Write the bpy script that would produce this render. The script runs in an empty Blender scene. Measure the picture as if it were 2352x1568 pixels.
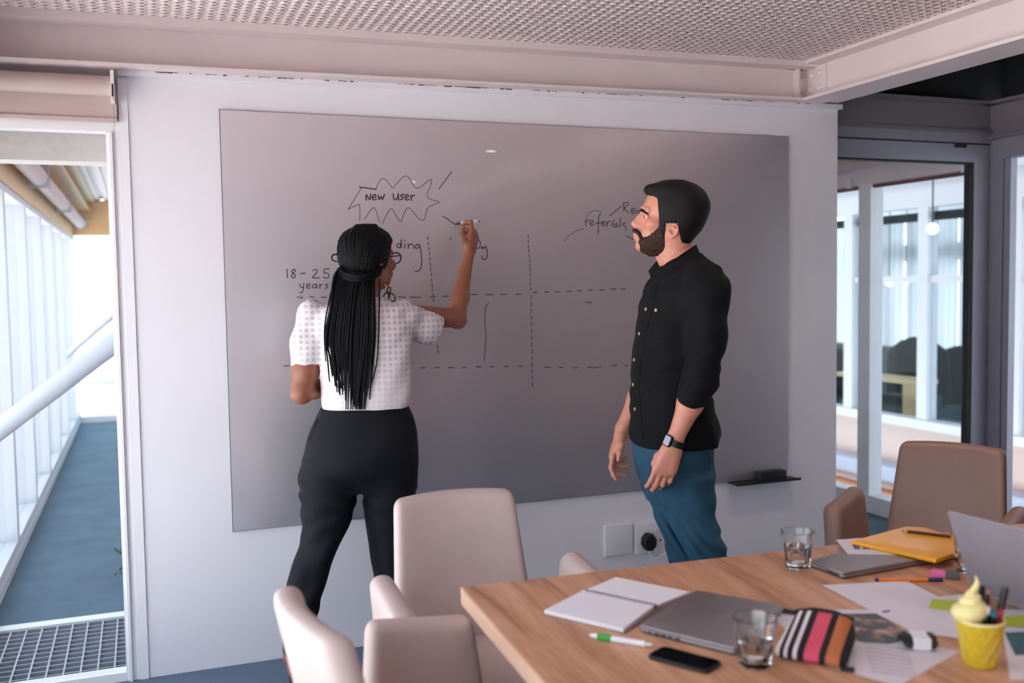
import bpy, bmesh, math, random
import numpy as np
from mathutils import Vector, Matrix

random.seed(7)
rng = np.random.RandomState(11)
sc = bpy.context.scene
C = sc.collection


def lin(r, g, b):
    f = lambda c: (c / 255.0) / 12.92 if c / 255.0 <= 0.04045 else (((c / 255.0) + 0.055) / 1.055) ** 2.4
    return (f(r), f(g), f(b), 1.0)


SKY_LO = (0.88, 0.93, 1.0); SKY_HI = (0.78, 0.89, 1.0); SKY_K = 3.6
EXPO = 0.14
SPOT_W = 26.0
SUN_W = 16.5
BOARD_COL = (0.88, 0.835, 0.88); BOARD_METAL = 1.0; BOARD_R = 0.43

# ------------------------------------------------------------------ camera
FPX = 2238.5
CAM = np.array([-0.312, -3.955, 1.5])
YAW, PITCH, ROLL = 0.36366, 0.058731, -0.015052
_fw = np.array([math.sin(YAW) * math.cos(PITCH), math.cos(YAW) * math.cos(PITCH), -math.sin(PITCH)])
_r0 = np.cross(_fw, [0, 0, 1.0]); _r0 /= np.linalg.norm(_r0)
_u0 = np.cross(_r0, _fw)
_R = math.cos(ROLL) * _r0 + math.sin(ROLL) * _u0
_U = -math.sin(ROLL) * _r0 + math.cos(ROLL) * _u0
cam_d = bpy.data.cameras.new('camera')
cam_d.sensor_width = 36.0
cam_d.lens = 36.0 * FPX / 2352.0
cam_d.clip_start = 0.05
cam_d.clip_end = 300
cam_d.dof.use_dof = True
cam_d.dof.focus_distance = 3.5
cam_d.dof.aperture_fstop = 2.0
cam = bpy.data.objects.new('camera', cam_d)
C.objects.link(cam)
m4 = Matrix.Identity(4)
for i in range(3):
    m4[i][0] = _R[i]; m4[i][1] = _U[i]; m4[i][2] = -_fw[i]; m4[i][3] = CAM[i]
cam.matrix_world = m4
sc.camera = cam

# ------------------------------------------------------------------ sky, lamps, exposure
w = bpy.data.worlds.new('overcast_sky'); sc.world = w; w.use_nodes = True
nt = w.node_tree; nt.nodes.clear()
wo = nt.nodes.new('ShaderNodeOutputWorld'); bg = nt.nodes.new('ShaderNodeBackground')
tc = nt.nodes.new('ShaderNodeTexCoord'); sx = nt.nodes.new('ShaderNodeSeparateXYZ')
mr = nt.nodes.new('ShaderNodeMapRange'); cr = nt.nodes.new('ShaderNodeMix'); cr.data_type = 'RGBA'
nt.links.new(tc.outputs['Generated'], sx.inputs[0]); nt.links.new(sx.outputs['Z'], mr.inputs['Value'])
mr.inputs['From Min'].default_value = 0.0; mr.inputs['From Max'].default_value = 0.7
nt.links.new(mr.outputs[0], cr.inputs['Factor'])
cr.inputs[6].default_value = (SKY_LO[0], SKY_LO[1], SKY_LO[2], 1)
cr.inputs[7].default_value = (SKY_HI[0], SKY_HI[1], SKY_HI[2], 1)
nt.links.new(cr.outputs[2], bg.inputs['Color']); bg.inputs['Strength'].default_value = SKY_K
nt.links.new(bg.outputs[0], wo.inputs[0])


def portal(name, loc, rot, sx_, sy_):
    l = bpy.data.lights.new(name, 'AREA'); l.shape = 'RECTANGLE'; l.size = sx_; l.size_y = sy_
    l.cycles.is_portal = True
    o = bpy.data.objects.new(name, l); C.objects.link(o); o.location = loc; o.rotation_euler = rot


portal('sky_portal', (-1.12, -2.9, 1.15), (0, math.radians(-90), 0), 2.4, 8.2)
portal('sky_portal', (-1.12, 4.6, 1.15), (0, math.radians(-90), 0), 2.4, 6.8)
portal('sky_portal', (4.25, -3.2, 1.15), (0, math.radians(90), 0), 2.4, 6.6)

# sun standing over the building: it lights the paving outside the left facade, whose warm bounce washes the ceiling
sun = bpy.data.lights.new('sun', 'SUN'); sun.energy = SUN_W; sun.color = (1.0, 0.87, 0.80); sun.angle = 0.02
so_ = bpy.data.objects.new('sun', sun); C.objects.link(so_)
so_.rotation_euler = Vector((-0.25, 0.35, -0.9)).to_track_quat('-Z', 'Y').to_euler()

sc.view_settings.view_transform = 'Standard'
sc.view_settings.look = 'None'
sc.view_settings.gamma = 1.0
sc.view_settings.use_curve_mapping = False
sc.view_settings.exposure = EXPO
sc.cycles.max_bounces = 10
sc.cycles.diffuse_bounces = 5
sc.cycles.glossy_bounces = 4
sc.cycles.transmission_bounces = 8
sc.cycles.transparent_max_bounces = 12
sc.cycles.caustics_reflective = False
sc.cycles.caustics_refractive = True
sc.cycles.sample_clamp_indirect = 6.0


# ------------------------------------------------------------------ pixel of the photograph -> point in the room
def at(px, py, x=None, y=None, z=None):
    d = _fw + _R * (px - 1176.0) / FPX - _U * (py - 784.0) / FPX
    if x is not None: t = (x - CAM[0]) / d[0]
    elif y is not None: t = (y - CAM[1]) / d[1]
    else: t = (z - CAM[2]) / d[2]
    return CAM + d * t


# ------------------------------------------------------------------ materials
_M = {}


def mat(name, col, rough=0.5, metal=0.0, var=0.06, scale=30.0, bump=0.0, bscale=None, coat=0.0, spec=0.5,
        sheen=0.0, sss=0.0, col2=None, stretch=None, emit=None, emit_k=0.0, dist=0.002):
    if name in _M: return _M[name]
    m = bpy.data.materials.new(name); m.use_nodes = True
    n = m.node_tree; b = n.nodes['Principled BSDF']
    L = n.links
    b.inputs['Roughness'].default_value = rough
    b.inputs['Metallic'].default_value = metal
    b.inputs['Specular IOR Level'].default_value = spec
    b.inputs['Coat Weight'].default_value = coat
    b.inputs['Coat Roughness'].default_value = 0.03
    b.inputs['Sheen Weight'].default_value = sheen
    if sss:
        b.inputs['Subsurface Weight'].default_value = sss
        b.inputs['Subsurface Radius'].default_value = (0.012, 0.005, 0.003)
        b.inputs['Subsurface Scale'].default_value = 1.0
    t = n.nodes.new('ShaderNodeTexCoord'); mp = n.nodes.new('ShaderNodeMapping')
    L.new(t.outputs['Object'], mp.inputs[0])
    if stretch: mp.inputs['Scale'].default_value = stretch
    nz = n.nodes.new('ShaderNodeTexNoise'); nz.inputs['Scale'].default_value = scale
    nz.inputs['Detail'].default_value = 5
    L.new(mp.outputs[0], nz.inputs['Vector'])
    mx = n.nodes.new('ShaderNodeMix'); mx.data_type = 'RGBA'
    if col2 is None:
        lo = [c * (1 - var) for c in col[:3]]; hi = [min(1, c * (1 + var)) for c in col[:3]]
    else: lo, hi = col[:3], col2[:3]
    mx.inputs[6].default_value = (*lo, 1); mx.inputs[7].default_value = (*hi, 1)
    mrn = n.nodes.new('ShaderNodeMapRange'); mrn.inputs['From Min'].default_value = 0.3; mrn.inputs['From Max'].default_value = 0.7
    L.new(nz.outputs[0], mrn.inputs['Value'])
    L.new(mrn.outputs[0], mx.inputs['Factor']); L.new(mx.outputs[2], b.inputs['Base Color'])
    if bump:
        bn = n.nodes.new('ShaderNodeBump'); bn.inputs['Strength'].default_value = bump; bn.inputs['Distance'].default_value = dist
        n2 = n.nodes.new('ShaderNodeTexNoise'); n2.inputs['Scale'].default_value = bscale or scale; n2.inputs['Detail'].default_value = 4
        L.new(mp.outputs[0], n2.inputs['Vector']); L.new(n2.outputs[0], bn.inputs['Height']); L.new(bn.outputs[0], b.inputs['Normal'])
    if emit:
        b.inputs['Emission Color'].default_value = emit; b.inputs['Emission Strength'].default_value = emit_k
    _M[name] = m
    return m


def glass_pane(name, tint=(0.93, 0.96, 0.97, 1), refl=1.0):
    if name in _M: return _M[name]
    m = bpy.data.materials.new(name); m.use_nodes = True; n = m.node_tree; n.nodes.clear()
    o = n.nodes.new('ShaderNodeOutputMaterial'); a = n.nodes.new('ShaderNodeBsdfTransparent'); g = n.nodes.new('ShaderNodeBsdfGlossy')
    a.inputs[0].default_value = tint; g.inputs['Roughness'].default_value = 0.01
    f = n.nodes.new('ShaderNodeFresnel'); f.inputs[0].default_value = 1.45
    x = n.nodes.new('ShaderNodeMixShader'); mu = n.nodes.new('ShaderNodeMath'); mu.operation = 'MULTIPLY'; mu.inputs[1].default_value = refl
    ge = n.nodes.new('ShaderNodeNewGeometry'); sb_ = n.nodes.new('ShaderNodeMath'); sb_.operation = 'SUBTRACT'; sb_.inputs[0].default_value = 1.0
    m2 = n.nodes.new('ShaderNodeMath'); m2.operation = 'MULTIPLY'
    n.links.new(ge.outputs['Backfacing'], sb_.inputs[1])
    n.links.new(f.outputs[0], mu.inputs[0]); n.links.new(mu.outputs[0], m2.inputs[0]); n.links.new(sb_.outputs[0], m2.inputs[1]); n.links.new(m2.outputs[0], x.inputs[0])
    n.links.new(a.outputs[0], x.inputs[1]); n.links.new(g.outputs[0], x.inputs[2]); n.links.new(x.outputs[0], o.inputs[0])
    _M[name] = m
    return m


def clear_glass(name):
    if name in _M: return _M[name]
    m = bpy.data.materials.new(name); m.use_nodes = True; n = m.node_tree
    b = n.nodes['Principled BSDF']; b.inputs['Transmission Weight'].default_value = 1.0
    b.inputs['Roughness'].default_value = 0.0; b.inputs['IOR'].default_value = 1.45
    nz = n.nodes.new('ShaderNodeTexNoise'); nz.inputs['Scale'].default_value = 8
    mx = n.nodes.new('ShaderNodeMix'); mx.data_type = 'RGBA'
    mx.inputs[6].default_value = (0.96, 0.97, 0.97, 1); mx.inputs[7].default_value = (0.99, 0.99, 0.99, 1)
    n.links.new(nz.outputs[0], mx.inputs['Factor']); n.links.new(mx.outputs[2], b.inputs['Base Color'])
    _M[name] = m
    return m


# ------------------------------------------------------------------ objects, labels, mesh builder
def tag(o, label=None, cat=None, group=None, kind=None):
    if label: o['label'] = label
    if cat: o['category'] = cat
    if group: o['group'] = group
    if kind: o['kind'] = kind
    return o


def empty(name, loc=(0, 0, 0), rz=0.0, parent=None):
    o = bpy.data.objects.new(name, None); C.objects.link(o)
    o.location = loc; o.rotation_euler = (0, 0, rz); o.empty_display_size = 0.05
    if parent: o.parent = parent
    return o


def mesh_obj(name, vs, fs, m=None, parent=None, smooth=None):
    me = bpy.data.meshes.new(name)
    me.from_pydata([tuple(v) for v in vs], [], [tuple(f) for f in fs])
    me.validate(); me.update()
    if m is not None:
        for x in (m if isinstance(m, (list, tuple)) else [m]): me.materials.append(x)
    if smooth is not None:
        me.shade_smooth()
        if smooth < 180: me.set_sharp_from_angle(angle=math.radians(smooth))
    o = bpy.data.objects.new(name, me); C.objects.link(o)
    if parent is not None: o.parent = parent
    return o


class MB:
    def __init__(s): s.v = []; s.f = []

    def add(s, vs, fs, M=None):
        k = len(s.v)
        for v in vs:
            v = Vector(v)
            s.v.append(M @ v if M is not None else v)
        s.f += [tuple(i + k for i in f) for f in fs]
        return s

    def box(s, a, b, M=None):
        x0, y0, z0 = a; x1, y1, z1 = b
        vs = [(x0, y0, z0), (x1, y0, z0), (x1, y1, z0), (x0, y1, z0), (x0, y0, z1), (x1, y0, z1), (x1, y1, z1), (x0, y1, z1)]
        return s.add(vs, [(0, 3, 2, 1), (4, 5, 6, 7), (0, 1, 5, 4), (1, 2, 6, 5), (2, 3, 7, 6), (3, 0, 4, 7)], M)

    def tube(s, pts, rad, n=10, cap=True, squash=None):
        pts = [Vector(p) for p in pts]
        if not hasattr(rad, '__len__'): rad = [rad] * len(pts)
        vs = []; fs = []
        t0 = (pts[1] - pts[0]).normalized()
        ref = Vector((0, 0, 1)) if abs(t0.z) < 0.9 else Vector((1, 0, 0))
        nrm = t0.cross(ref).normalized()
        for i, p in enumerate(pts):
            t = (pts[min(i + 1, len(pts) - 1)] - pts[max(i - 1, 0)])
            if t.length < 1e-9: t = t0
            t.normalize()
            nrm = (nrm - t * nrm.dot(t))
            if nrm.length < 1e-6: nrm = t.cross(Vector((0.3, 0.7, 0.2)))
            nrm.normalize(); bi = t.cross(nrm)
            for k in range(n):
                a = 2 * math.pi * k / n
                vs.append(p + (nrm * math.cos(a) + bi * math.sin(a)) * rad[i])
        for i in range(len(pts) - 1):
            for k in range(n):
                fs.append((i * n + k, i * n + (k + 1) % n, (i + 1) * n + (k + 1) % n, (i + 1) * n + k))
        if cap:
            fs.append(tuple(range(n))[::-1]); fs.append(tuple((len(pts) - 1) * n + k for k in range(n)))
        return s.add(vs, fs)

    def lathe(s, prof, n=24, M=None, close=False):
        vs = []; fs = []; k = len(prof)
        for r, z in prof:
            for i in range(n):
                a = 2 * math.pi * i / n
                vs.append((r * math.cos(a), r * math.sin(a), z))
        for j in range(k - 1 + (1 if close else 0)):
            j2 = (j + 1) % k
            for i in range(n):
                fs.append((j * n + i, j * n + (i + 1) % n, j2 * n + (i + 1) % n, j2 * n + i))
        if not close:
            fs.append(tuple(range(n))[::-1]); fs.append(tuple((k - 1) * n + i for i in range(n)))
        return s.add(vs, fs, M)

    def prism(s, poly, z0, z1, M=None):
        n = len(poly)
        vs = [(p[0], p[1], z0) for p in poly] + [(p[0], p[1], z1) for p in poly]
        fs = [tuple(range(n))[::-1], tuple(range(n, 2 * n))] + [(i, (i + 1) % n, n + (i + 1) % n, n + i) for i in range(n)]
        return s.add(vs, fs, M)

    def pad(s, w, d, h, r, f=None, n=5, M=None):
        """rounded block w x d x h centred on x,y, from z=0 to h; f deforms a point"""
        def line(L):
            q = [-L / 2 + r * (1 - math.cos(math.pi / 2 * i / 4)) for i in range(5)]
            mid = [(-L / 2 + r) + (L - 2 * r) * i / n for i in range(1, n)]
            return q + mid + [-x for x in q[::-1]]
        X, Y, Z = line(w), line(d), line(h)
        vs = []; idx = {}; fs = []

        def vid(i, j, k):
            key = (i, j, k)
            if key not in idx:
                p = Vector((X[i], Y[j], Z[k]))
                c = Vector((max(-w / 2 + r, min(w / 2 - r, p.x)), max(-d / 2 + r, min(d / 2 - r, p.y)), max(-h / 2 + r, min(h / 2 - r, p.z))))
                q = p - c
                if q.length > 1e-9:
                    # cube surface -> rounded surface
                    p = c + q.normalized() * r
                p.z += h / 2
                idx[key] = len(vs)
                vs.append(f(p) if f else p)
            return idx[key]
        nx, ny, nz = len(X) - 1, len(Y) - 1, len(Z) - 1
        for i in range(nx):
            for j in range(ny):
                fs.append((vid(i, j, 0), vid(i, j + 1, 0), vid(i + 1, j + 1, 0), vid(i + 1, j, 0)))
                fs.append((vid(i, j, nz), vid(i + 1, j, nz), vid(i + 1, j + 1, nz), vid(i, j + 1, nz)))
        for i in range(nx):
            for k in range(nz):
                fs.append((vid(i, 0, k), vid(i + 1, 0, k), vid(i + 1, 0, k + 1), vid(i, 0, k + 1)))
                fs.append((vid(i, ny, k), vid(i, ny, k + 1), vid(i + 1, ny, k + 1), vid(i + 1, ny, k)))
        for j in range(ny):
            for k in range(nz):
                fs.append((vid(0, j, k), vid(0, j, k + 1), vid(0, j + 1, k + 1), vid(0, j + 1, k)))
                fs.append((vid(nx, j, k), vid(nx, j + 1, k), vid(nx, j + 1, k + 1), vid(nx, j, k + 1)))
        return s.add(vs, fs, M)

    def slab(s, poly, z0, z1, bev=0.0, M=None, seg=3):
        """flat plate with outline poly (ccw) and softened edges"""
        n = len(poly)
        P = [Vector((p[0], p[1])) for p in poly]
        nr = []
        for i in range(n):
            e1 = (P[i] - P[i - 1]); e2 = (P[(i + 1) % n] - P[i])
            n1 = Vector((e1.y, -e1.x)).normalized(); n2 = Vector((e2.y, -e2.x)).normalized()
            q = (n1 + n2)
            nr.append(q / max(0.3, q.length_squared) * 2 if q.length > 1e-6 else n1)
        rings = []
        if bev > 0:
            for i in range(seg + 1):
                a = math.pi / 2 * i / seg
                rings.append((bev * (1 - math.sin(a)), z0 + bev * (1 - math.cos(a))))
            for i in range(seg + 1):
                a = math.pi / 2 * i / seg
                rings.append((bev * (1 - math.cos(a)), z1 - bev * (1 - math.sin(a))))
        else: rings = [(0, z0), (0, z1)]
        vs = []; fs = []
        for ins, z in rings:
            for i in range(n):
                q = P[i] - nr[i] * ins
                vs.append((q.x, q.y, z))
        for j in range(len(rings) - 1):
            for i in range(n):
                fs.append((j * n + i, j * n + (i + 1) % n, (j + 1) * n + (i + 1) % n, (j + 1) * n + i))
        fs.append(tuple(range(n))[::-1]); fs.append(tuple((len(rings) - 1) * n + i for i in range(n)))
        return s.add(vs, fs, M)

    def build(s, name, m, parent=None, smooth=None, label=None):
        o = mesh_obj(name, s.v, s.f, m, parent, smooth)
        if label: o['label'] = label
        return o


def rrect(w, d, r, n=5, cx=0.0, cy=0.0):
    out = []
    for sx_, sy_, a0 in ((1, 1, 0), (-1, 1, 90), (-1, -1, 180), (1, -1, 270)):
        for i in range(n + 1):
            a = math.radians(a0 + 90 * i / n)
            out.append((cx + sx_ * (w / 2 - r) + r * math.cos(a), cy + sy_ * (d / 2 - r) + r * math.sin(a)))
    return out


def frame_from(p0, p1):
    """4x4 at p0 with local x towards p1 (flat on z)"""
    d = Vector((p1[0] - p0[0], p1[1] - p0[1], 0)).normalized()
    M = Matrix.Identity(4)
    M[0][0], M[1][0] = d.x, d.y
    M[0][1], M[1][1] = -d.y, d.x
    M[0][3], M[1][3], M[2][3] = p0[0], p0[1], p0[2]
    return M


def copy_tree(o, parent=None):
    c = o.copy(); C.objects.link(c)
    if parent is not None: c.parent = parent
    for ch in list(o.children): copy_tree(ch, c)
    return c


# ================================================================== the setting
M_wall = mat('white_wall_paint', lin(232, 229, 236), 0.55, var=0.012, scale=3, bump=0.03, bscale=220)
M_white = mat('white_frame_paint', lin(234, 232, 236), 0.4, var=0.015, scale=6)
M_white2 = mat('facade_frame_paint', lin(196, 197, 204), 0.45, var=0.015, scale=6)
M_beam = mat('beam_paint', lin(228, 214, 216), 0.45, var=0.02, scale=5)
M_ceil = mat('ceiling_panel_paint', lin(236, 218, 218), 0.6, var=0.02, scale=4)
M_void = mat('ceiling_void_black', lin(34, 26, 28), 0.9)
M_cream = mat('warm_lit_cream_paint', lin(216, 178, 134), 0.5, var=0.03, scale=5)  # cream with the golden tint of warm light put into the colour
M_blind = mat('blind_fabric', lin(196, 176, 172), 0.8, var=0.02, scale=60, bump=0.1, bscale=900)
M_alu = mat('grey_aluminium_frame', lin(150, 148, 160), 0.42, 0.25, var=0.03, scale=8)
M_gask = mat('black_gasket', lin(16, 18, 20), 0.6)
M_dark = mat('dark_ceiling_paint', lin(30, 34, 38), 0.8, var=0.15, scale=4)
M_carpet = mat('room_carpet', lin(98, 114, 136), 0.95, var=0.25, scale=350, bump=0.6, bscale=500)
M_carpet2 = mat('corridor_carpet', lin(84, 106, 122), 0.95, var=0.14, scale=3.5, bump=0.5, bscale=400)
M_steel = mat('galvanised_steel', lin(178, 180, 190), 0.45, 0.5, var=0.06, scale=20)
M_pit = mat('grating_pit', lin(96, 104, 120), 0.9)
M_glass = glass_pane('window_glass')
M_glass2 = glass_pane('atrium_window_glass', refl=0.25)
M_red = mat('dark_red_strip', lin(110, 30, 45), 0.5)
M_stone = mat('pale_outside_render', lin(225, 225, 228), 0.8, var=0.04, scale=2)
M_pinkw = mat('pinkish_parapet_render', lin(226, 200, 190), 0.8, var=0.03, scale=2)
M_railw = mat('orange_wood', lin(190, 110, 55), 0.45, var=0.2, scale=6, stretch=(1, 1, 12))
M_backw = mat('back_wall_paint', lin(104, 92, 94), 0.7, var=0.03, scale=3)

STR = 'structure'
TZ = 0.0115     # the steelwork rises very slightly to the right


def tz(x): return TZ * x


def struct(o): o['kind'] = STR; return o


def sbox(name, a, b, m, parent=None, tilt=False):
    mb = MB().box(a, b)
    if tilt: mb.v = [Vector((v.x, v.y, v.z + tz(v.x))) for v in mb.v]
    o = mb.build(name, m, parent)
    if parent is None: struct(o)
    return o


# floors
fl = empty('floor'); struct(fl)
sbox('room_carpet', (-1.1, -7.0, -0.12), (4.15, 0.12, 0.0), M_carpet, fl)
sbox('corridor_carpet', (-1.1, 0.87, -0.12), (1.3, 8.3, 0.0), M_carpet2, fl)
sbox('threshold_strip', (-1.1, 0.80, -0.12), (1.3, 0.87, 0.006), M_white, fl)
sbox('grating_pit', (-1.1, 0.12, -0.16), (1.3, 0.80, -0.06), M_pit, fl)
sbox('hall_carpet', (1.3, 0.12, -0.12), (4.15, 8.3, 0.0), M_carpet2, fl)

gr = empty('floor_grating', (-0.3, 0.45, 0.0))
tag(gr, 'galvanised steel floor grating just behind the glass in the left corridor', 'grating')
gx0, gx1, gy0, gy1 = -1.02, -0.02, 0.13, 0.79
long_bar = None
for i in range(17):
    x = gx0 + (gx1 - gx0) * i / 16 + 0.3
    if long_bar is None:
        long_bar = MB().box((-0.0035, gy0 - .45, -0.035), (0.0035, gy1 - .45, 0.0)).build('bearing_bar', M_steel, gr); o = long_bar
    else:
        o = long_bar.copy(); C.objects.link(o); o.parent = gr
    o.location = (x, 0, 0)
cross_bar = None
for i in range(13):
    y = gy0 - .45 + (gy1 - gy0) * i / 12
    if cross_bar is None:
        cross_bar = MB().box((gx0 + .3, -0.003, -0.030), (gx1 + .3, 0.003, -0.001)).build('cross_bar', M_steel, gr); o = cross_bar
    else:
        o = cross_bar.copy(); C.objects.link(o); o.parent = gr
    o.location = (0, y, 0)

# white wall that carries the board
wf = MB()
P = [(-0.355, 2.302), (2.924, 2.336)]
vs = [(-0.355, 0, 0.001), (2.924, 0, 0.001), (2.924, 0, 2.336), (-0.355, 0, 2.302), (-0.355, .09, 0.001), (2.924, .09, 0.001), (2.924, .09, 2.336), (-0.355, .09, 2.302)]
wf.add(vs, [(0, 1, 2, 3), (5, 4, 7, 6), (4, 0, 3, 7), (1, 5, 6, 2), (3, 2, 6, 7), (0, 4, 5, 1)])
struct(wf.build('wall_front', M_wall))
sbox('trim_1', (-0.362, -0.006, 0.001), (-0.330, -0.0005, 2.29), M_white)
# thin rail and flaked joint above the wall
tr = MB()
tr.box((-0.36, -0.03, 2.296), (2.93, 0.06, 2.318)); tr.v = [Vector((v.x, v.y, v.z + tz(v.x))) for v in tr.v]
top_rail = struct(tr.build('trim_2', M_white))
ck = MB()
for i in range(64):
    x = -0.3 + random.random() * 3.1
    L = 0.006 + random.random() ** 2 * 0.05
    z = 2.3165 + tz(x) + random.uniform(-.002, .001)
    ck.box((x, -0.0325, z - 0.003), (x + L, -0.02, z + 0.002 * random.random()))
o = ck.build('paint_chips', M_gask, top_rail); o['kind'] = 'stuff'

# ceiling: perforated metal panels with real holes
def perforated(x0, x1, y0, y1, px, py, rbig, rsm, z):
    nx = int(round((x1 - x0) / px)); ny = int(round((y1 - y0) / py))
    vs = []; fs = []
    ang = np.arange(8) * math.pi / 4 + math.pi / 8
    sq = np.array([(1, .414), (.414, 1), (-.414, 1), (-1, .414), (-1, -.414), (-.414, -1), (.414, -1), (1, -.414)])
    sq = np.array([(1, .5), (.5, 1), (-.5, 1), (-1, .5), (-1, -.5), (-.5, -1), (.5, -1), (1, -.5)])
    corners = np.array([(1, 1), (-1, 1), (-1, -1), (1, -1)])
    V = []; F = []
    base = 0
    hx, hy = px / 2, py / 4
    for kind, r in ((0, rbig), (1, rsm)):
        I, J = np.meshgrid(np.arange(nx), np.arange(ny), indexing='ij')
        cx = (x0 + (I + .5) * px).ravel(); cy = (y0 + (J + (.25 if kind == 0 else .75)) * py).ravel()
        n = len(cx)
        ring = np.stack([np.cos(ang) * r, np.sin(ang) * r], 1)
        ring = np.clip(ring, [-hx * .95, -hy * .95], [hx * .95, hy * .95])
        outer = sq * np.array([hx, hy]); co = corners * np.array([hx, hy])
        tmpl = np.concatenate([ring, outer, co, ring], 0)                  # 8+8+4+8
        zz = np.concatenate([np.zeros(20), np.full(8, 0.012)])
        v = np.zeros((n, 28, 3)); v[:, :, 0] = cx[:, None] + tmpl[None, :, 0]; v[:, :, 1] = cy[:, None] + tmpl[None, :, 1]
        v[:, :, 2] = z + zz[None, :] + TZ * v[:, :, 0]
        V.append(v.reshape(-1, 3))
        f = []
        for a in range(8):
            b = (a + 1) % 8
            if a in (0, 2, 4, 6):
                f.append((a, b, 8 + b, 8 + a)) if False else None
            f.append((a, 8 + a, 8 + b, b))
            f.append((a, b, 20 + b, 20 + a))
        f = [(t[3], t[2], t[1], t[0]) for t in f]
        tri = [(8, 9, 16), (10, 11, 17), (12, 13, 18), (14, 15, 19)]
        tri = [(t[0], t[2], t[1], t[1]) for t in tri]
        ff = np.array(f)[None] + (np.arange(n) * 28)[:, None, None] + base
        F.append(ff.reshape(-1, 4))
        tt = np.array([(t[0], t[1], t[2]) for t in tri])[None] + (np.arange(n) * 28)[:, None, None] + base
        F.append(tt.reshape(-1, 3))
        base += n * 28
    V = np.concatenate(V)
    me = bpy.data.meshes.new('perforated_panel')
    sizes = []; loops = []
    for x in F:
        loops.append(x.ravel()); sizes.append(np.full(len(x), x.shape[1]))
    loops = np.concatenate(loops); sizes = np.concatenate(sizes)
    me.vertices.add(len(V)); me.vertices.foreach_set('co', V.astype(np.float32).ravel())
    me.loops.add(len(loops)); me.loops.foreach_set('vertex_index', loops.astype(np.int32))
    me.polygons.add(len(sizes)); st = np.concatenate([[0], np.cumsum(sizes)[:-1]])
    me.polygons.foreach_set('loop_start', st.astype(np.int32))
    me.update(calc_edges=True); me.validate()
    return me


ce = empty('ceiling'); struct(ce)
me = perforated(-1.06, 2.68, -2.85, -0.03, 0.0395, 0.076, 0.0090, 0.0042, 2.50); me.materials.append(M_ceil)
o = bpy.data.objects.new('perforated_panel', me); C.objects.link(o); o.parent = ce
mb = MB().box((-1.1, -2.85, 2.535), (2.7, -0.03, 2.56)); mb.v = [Vector((v.x, v.y, v.z + tz(v.x))) for v in mb.v]
mb.box((-1.14, -2.87, 2.47), (-1.1, 0.0, 2.56)).box((-1.1, -2.87, 2.515), (2.7, -2.85, 2.56)).box((-1.1, -.03, 2.502), (2.7, -.02, 2.56))
mb.build('void_backing', M_void, ce)
mb = MB().box((-1.1, -7.0, 2.5), (2.7, -2.85, 2.56)); mb.v = [Vector((v.x, v.y, v.z + tz(v.x))) for v in mb.v]
mb.build('plain_panel', M_ceil, ce)
sbox('side_panel', (2.7, -7.0, 2.55), (4.2, -2.6, 2.6), M_ceil, ce)
sbox('dark_soffit', (2.7, -2.6, 2.95), (4.2, 0.3, 3.0), M_dark, ce)

# main steel beam along the wall
b1 = empty('trim_3'); struct(b1)
mb = MB().box((-1.1, -0.10, 2.315), (2.80, 0.10, 2.327)); mb.v = [Vector((v.x, v.y, v.z + tz(v.x))) for v in mb.v]
mb.build('bottom_flange', M_beam, b1)
mb = MB().box((-1.1, -0.012, 2.325), (2.80, 0.012, 2.49)); mb.v = [Vector((v.x, v.y, v.z + tz(v.x))) for v in mb.v]
mb.build('web', M_beam, b1)
mb = MB().box((-1.1, -0.10, 2.472), (2.735, 0.10, 2.486)).box((-1.1, -.10, 2.486), (2.66, -.085, 2.502)); mb.v = [Vector((v.x, v.y, v.z + tz(v.x))) for v in mb.v]
mb.build('top_flange', M_beam, b1)
mb = MB().box((2.655, -0.050, 2.357), (2.665, -.012, 2.505))
mb.build('end_plate', M_beam, b1)
# second beam, running into the room
b2 = empty('trim_4'); struct(b2)
MB().box((2.645, -6.9, 2.343), (2.845, -0.10, 2.357)).build('bottom_flange', M_beam, b2)
MB().box((2.735, -6.9, 2.357), (2.755, -0.0, 2.52)).build('web', M_beam, b2)
MB().box((2.655, -6.9, 2.515), (2.845, -0.10, 2.529)).box((2.655, -6.9, 2.529), (2.67, -.1, 2.54)).build('top_flange', M_beam, b2)
MB().box((2.725, -0.16, 2.362), (2.735, -0.02, 2.512)).build('cleat', M_beam, b2)
for yy, zz in ((-0.055, 2.405), (-0.055, 2.475), (-0.115, 2.405), (-0.115, 2.475)):
    Mx = Matrix.Translation((2.725, yy, zz)) @ Matrix.Rotation(math.radians(-90), 4, 'Y')
    MB().lathe([(0.0125, 0), (0.0125, .006), (0.009, .012), (0.003, .015)], 12, Mx).build('bolt', M_beam, b2, 40)
for zz in (2.405, 2.475):
    Mx = Matrix.Translation((2.695, -0.012, zz)) @ Matrix.Rotation(math.radians(90), 4, 'X')
    MB().lathe([(0.0125, 0), (0.0125, .006), (0.009, .014), (0.003, .02)], 12, Mx).build('bolt', M_beam, b1, 40)

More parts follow.
